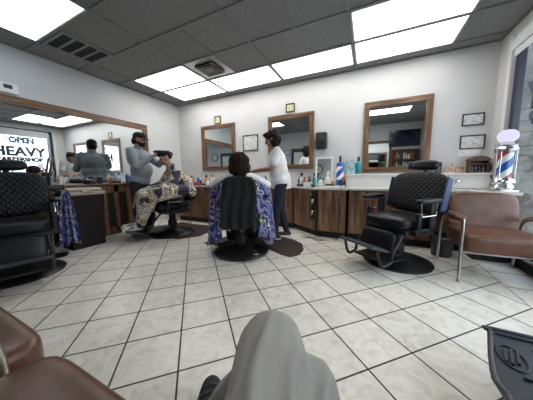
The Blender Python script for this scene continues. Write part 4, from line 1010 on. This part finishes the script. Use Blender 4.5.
# behind the blue-cape customer
bottle('blue lotion bottle beside the dark hair of the blue cape customer', -2.02, 3.72, ZT, .035, .22, 'blue_plastic', 'white_plastic')
bottle('black pump bottle between the blue bottle and the stylist', -1.86, 3.86, ZT, .032, .20, 'black_plastic', 'black_plastic')
bottle('second black bottle left of the stylist hands', -1.72, 3.92, ZT, .03, .17, 'black_plastic', 'brushed')
cup('black cup of brushes left of the customer head', -2.50, 3.80, ZT, .035, .12, 'black_plastic')
bottle('amber bottle with dark cap at the foot of the left mirror', -2.72, 3.92, ZT, .028, .23, 'amber_plastic', 'black_plastic')
bottle('cream bottle with dark cap at the foot of the left mirror', -2.84, 3.90, ZT, .026, .24, 'cream', 'black_plastic')
bottle('second amber bottle at the foot of the left mirror', -2.62, 3.96, ZT, .026, .21, 'amber_plastic', 'black_plastic')
bottle('blue spray bottle right of the gold cape customer', -3.62, 3.86, ZT, .04, .26, 'blue_plastic', 'white_plastic', spray=True)
bottle('orange spray bottle beside the blue one in the corner', -3.42, 3.90, ZT, .036, .23, 'orange_plastic', 'black_plastic', spray=True)
bottle('slim yellowish bottle before the left mirror', -3.18, 3.88, ZT, .03, .24, 'cream', 'gold')
boxy('first_aid_box', 'red flat box on the counter in the left corner', 'box', -3.55, 3.66, ZT, (.24,.10,.07), 'red_plastic', .1)
clipper('black clippers lying right of the red box', -3.28, 3.64, ZT, 1.2)
clipper('silver clippers lying on the counter before the left mirror', -3.05, 3.62, ZT, .9, 'brushed')
clipper('black clippers lying at the counter end near the blue cape', -2.82, 3.64, ZT, 1.9)
cup('white paper cup beside the slim yellowish bottle', -3.30, 3.80, ZT, .035, .10, 'white_plastic')
boxy('small_box', 'dark box of blades left of the customer in blue', 'box', -2.66, 3.74, ZT, (.12,.08,.06), 'rubber', .4)
bottle('white pump bottle in the far left corner of the counter', -3.86, 3.90, ZT, .035, .22, 'white_plastic', 'black_plastic')
for k, (lab, x, y, r_, h_, m_, c_) in enumerate([
  ('grey clear bottle in front of the vanity mirror', -.74, 3.66, .03, .17, 'paper', 'rubber'),
  ('black bottle behind the right end of the tray', -.36, 3.74, .03, .14, 'black_plastic', 'rubber'),
  ('short amber jar bottle left of the striped jar', -.54, 3.74, .03, .12, 'amber_plastic', 'black_plastic'),
  ('small teal bottle between red bottle and towel box', -1.02, 3.80, .022, .13, 'teal_liquid', 'white_plastic'),
  ('clear spray bottle tallest of the cluster before the middle mirror', -1.14, 3.90, .032, .25, 'paper', 'black_plastic'),
  ('dark green bottle at the bend of the worktop', -.98, 3.86, .028, .19, 'rubber', 'black_plastic'),
  ('tan lotion bottle under the left edge of the dispenser', -.90, 3.99, .03, .16, 'cream', 'wood_tan'),
  ('black bottle directly left of the vanity mirror foot', -.90, 3.86, .026, .15, 'black_plastic', 'brushed'),
  ('white spray bottle at the left mirror beside the orange one', -3.30, 3.96, .03, .25, 'white_plastic', 'red_plastic'),
  ('brown bottle behind the red flat box', -3.72, 3.80, .03, .18, 'wood_tan', 'black_plastic'),
  ('black bottle right of the slim yellowish bottle', -3.02, 3.94, .028, .20, 'black_plastic', 'black_plastic'),
  ('purple grey bottle near the gold cape shoulder', -3.50, 3.80, .03, .16, 'blue_vinyl', 'white_plastic')]):
    bottle(lab, x, y, ZT, r_, h_, m_, c_, spray='spray' in lab)
clipper('black trimmer lying at the back counter bend near the stylist', -1.14, 3.83, ZT, 1.1)
clipper('black trimmer lying before the tan comb cup', -.86, 3.62, ZT, .5)
cord('dark cords tangled on the counter behind the red box', [(-3.9,3.7,ZT+.005),(-3.7,3.72,ZT+.012),(-3.5,3.60,ZT+.007),(-3.3,3.72,ZT+.01),(-3.1,3.58,ZT+.007),(-2.9,3.7,ZT+.01),(-2.7,3.6,ZT+.006)], .007)
boxy('small_box', 'white folded towel stack at the left counter corner', 'towel', -3.92, 3.72, ZT, (.16,.14,.06), 'white_cloth', .2)
# left counter
bottle('blue and white bottle on the left counter beside the barber', XL+.24, 2.52, .90, .036, .22, 'blue_plastic', 'white_plastic')
bottle('white bottle behind the blue one on the left counter', XL+.12, 2.44, .90, .034, .19, 'white_plastic', 'blue_plastic')
bottle('small brown bottle on the left counter', XL+.18, 2.26, .90, .026, .14, 'amber_plastic', 'white_plastic')
clipper('black clippers lying on the left counter by the barber', XL+.26, 2.32, .90, .2)
cup('dark cup on the left counter in front of the long mirror', XL+.16, 2.10, .90, .036, .11, 'rubber')
cup('tan cup at the left end of the counter before the long mirror', XL+.2, 1.55, .90, .04, .12, 'cream')
# hair dryer lying there
hd = empty('hair_dryer', 'black hair dryer lying on the left counter', 'hair dryer', (XL+.22,1.90,.90), .4)
O('dryer_barrel', 'black_plastic', lambda b: lathe(b, [(.03,-.12),(.038,-.05),(.045,.02),(.04,.07),(.025,.08)], 18, (0,0,.046),(PI/2,0,0)), hd, True, 40)
O('dryer_handle', 'black_plastic', lambda b: tube(b, [(.03,-.02,.04),(.15,-.03,.02)], [.018,.016], 10), hd, True)
# sink and faucet at the right
sk = empty('sink', 'steel sink basin set into the right end of the worktop', 'sink', (1.16,3.68,ZT))
O('sink_rim', 'brushed', lambda b: (box2(b, (-.17,-.15,0),(.17,-.12,.008)), box2(b, (-.17,.12,0),(.17,.15,.008)), box2(b, (-.17,-.12,0),(-.14,.12,.008)), box2(b, (.14,-.12,0),(.17,.12,.008))), sk)
O('sink_bowl', 'dark_metal', lambda b: box2(b, (-.14,-.12,-.0),(.14,.12,.003)), sk)
fa = empty('faucet', 'chrome faucet arching over the sink', 'faucet', (1.10,3.85,ZT))
O('spout', 'chrome', lambda b: tube(b, smoothpath([(0,0,0),(0,0,.09),(.0,-.03,.125),(.0,-.10,.12),(0,-.13,.09)]), .011, 10), fa, True)
O('faucet_lever', 'chrome', lambda b: tube(b, [(0,0,.08),(.07,.0,.12)], .007, 8), fa, True)
O('faucet_base', 'chrome', lambda b: lathe(b, [(.03,0),(.03,.012),(.015,.02)], 16), fa, True, 40)
# hanging tools and cords between the cabinets
cord('black cord looping down over the pod front from the tray', [(-.38,3.46,ZT+.005),(-.37,3.405,ZT-.02),(-.37,3.41,.5),(-.38,3.42,.2),(-.42,3.38,.006),(-.6,3.3,.006),(-.8,3.32,.006),(-.92,3.42,.006)])
cord('black cord curling on the floor beside the cabinet pod', [(-.80,3.44,.55),(-.80,3.40,.2),(-.82,3.36,.008),(-.70,3.22,.008),(-.60,3.28,.008),(-.68,3.40,.008),(-.86,3.30,.008),(-.98,3.40,.008)])
hk = empty('tool_rack', 'narrow rack of hanging clippers on the cabinet edge', 'rack', (-.80,3.40,.20), -.55)
O('rack_plate', 'kick', lambda b: box2(b, (-.05,0,.10),(.05,.015,.56)), hk)
for k in range(5):
    O('hanging_tool', ['black_plastic','brushed','rubber','chrome','black_plastic'][k], lambda b: tube(b, [(-.02+.02*(k%2)*2,-.022,.52-.09*k),(-.02+.03*(k%2),-.026,.45-.09*k)], [.018,.014], 10), hk, True)

# ------------------------------------------------------------ front wall, seen in the mirrors
tv = empty('television', 'flat black television on the front wall, seen in the right mirror', 'television', (1.02,YF,2.22), PI)
O('tv_case', 'black_plastic', lambda b: box2(b, (-.44,-.06,-.27),(.44,-.01,.27), .008), tv)
O('tv_screen', 'tv_black', lambda b: box2(b, (-.425,-.064,-.25),(.425,-.06,.255)), tv)
framed('wall_mirror', 'wood framed mirror on the front wall, seen inside the right mirror', 'mirror', (.22,YF,1.66), .92,1.04,.085,'mirror_glass',facing='+y', group=None)
sh = empty('product_shelf', 'dark niche shelf of hair products under the television', 'shelf', (1.06,YF,1.20), PI)
O('shelf_case', 'dark_brown_wood', lambda b: (box2(b, (-.38,-.2,0),(.38,0,.02)), box2(b, (-.38,-.2,.30),(.38,0,.32)), box2(b, (-.38,-.2,.62),(.38,0,.64)), box2(b, (-.38,-.2,0),(-.36,0,.64)), box2(b, (.36,-.2,0),(.38,0,.64)), box2(b, (-.38,-.02,0),(.38,0,.64))), sh)
for k in range(10):
    for j in (0,1):
        nm = ['black','amber','brown','white','steel','cream','dark','teal','golden','red'][k]
        mt_ = ['black_plastic','amber_plastic','wood_tan','white_plastic','brushed','cream','rubber','teal_liquid','gold','red_plastic'][k]
        bt = O('bottle', mt_, lambda b: lathe(b, [(.024,0),(.026,.005),(.026,.12+.03*(k%3)),(.010,.15+.03*(k%3)),(.010,.18+.03*(k%3))], 14), None, True, 40)
        bt.location = (1.06+.30-.066*k, YF+.11, 1.20+.02+.30*j); tag(bt, nm+' product bottle on the '+('upper' if j else 'lower')+' shelf under the television', 'bottle', 'bottles on the product shelf')
ck = empty('wall_clock', 'round grey wall clock seen in the leftmost back mirror', 'clock', (-1.75,YF,1.93), PI)
O('clock_rim', 'rubber', lambda b: tube(b, [(.17*math.cos(t*PI/16),-.02,.17*math.sin(t*PI/16)) for t in range(32)], .018, 8, True), ck, True)
O('clock_face', 'paper', lambda b: lathe(b, [(.165,0),(.165,.012)], 32, (0,-.002,0),(PI/2,0,0)), ck)
O('clock_hand', 'black_plastic', lambda b: (box(b, (0,-.018,.045),(.012,.004,.10)), box(b, (.05,-.018,.0),(.12,.004,.010),(0,.3,0))), ck)
fd = S('door_1', 'frame_navy', lambda b: box2(b, (-2.95,YF,0),(-2.1,YF+.03,2.1)))
O('door_window', 'paper', lambda b: box2(b, (-2.83,YF+.028,.3),(-2.22,YF+.034,1.95)), fd)
framed('picture_frame', 'small framed picture on the front wall, seen in the middle mirror', 'picture', (-3.15,YF,1.95), .28,.22,.02,'certificate',BF,.018,facing='+y',part='certificate')
S('baseboard_back', 'kick', lambda b: box2(b, (XL,YB-.012,0),(XR,YB,.1)))
S('baseboard_right', 'kick', lambda b: (box2(b, (XR-.012,YF,0),(XR,YB-.6,.1))))

# ------------------------------------------------------------ sky, camera, colour
w = bpy.data.worlds.new('world'); sc.world = w; w.use_nodes = True
nt = w.node_tree; nt.nodes.clear()
out = nt.nodes.new('ShaderNodeOutputWorld'); bg = nt.nodes.new('ShaderNodeBackground')
tc = nt.nodes.new('ShaderNodeTexCoord'); sx = nt.nodes.new('ShaderNodeSeparateXYZ'); nt.links.new(tc.outputs['Generated'], sx.inputs[0])
r = ramp(nt, [(.0, (.70,.74,.80)), (.55, (.85,.90,.97)), (1, (.45,.62,.95))]); nt.links.new(sx.outputs['Z'], r.inputs['Fac'])
nt.links.new(r.outputs['Color'], bg.inputs[0]); bg.inputs[1].default_value = 4.5
nt.links.new(bg.outputs[0], out.inputs[0])

cam = bpy.data.cameras.new('camera'); co = bpy.data.objects.new('camera', cam); col.objects.link(co)
cam.sensor_width = 36; cam.lens = 213.2/533*36; cam.clip_start = .05
RT = Vector((0.9026066,0.4303740,-0.0089164)); UP = Vector((-0.0407715,0.1060922,0.9935201)); FW = Vector((-0.4285312,0.8963942,-0.1133065))
mt = Matrix((RT, UP, -FW)).transposed().to_4x4(); mt.translation = Vector((0,0,1.0118)); co.matrix_world = mt
sc.camera = co
vs = sc.view_settings; vs.view_transform = 'Standard'; vs.look = 'None'; vs.gamma = 1; vs.exposure = .28; vs.use_curve_mapping = False
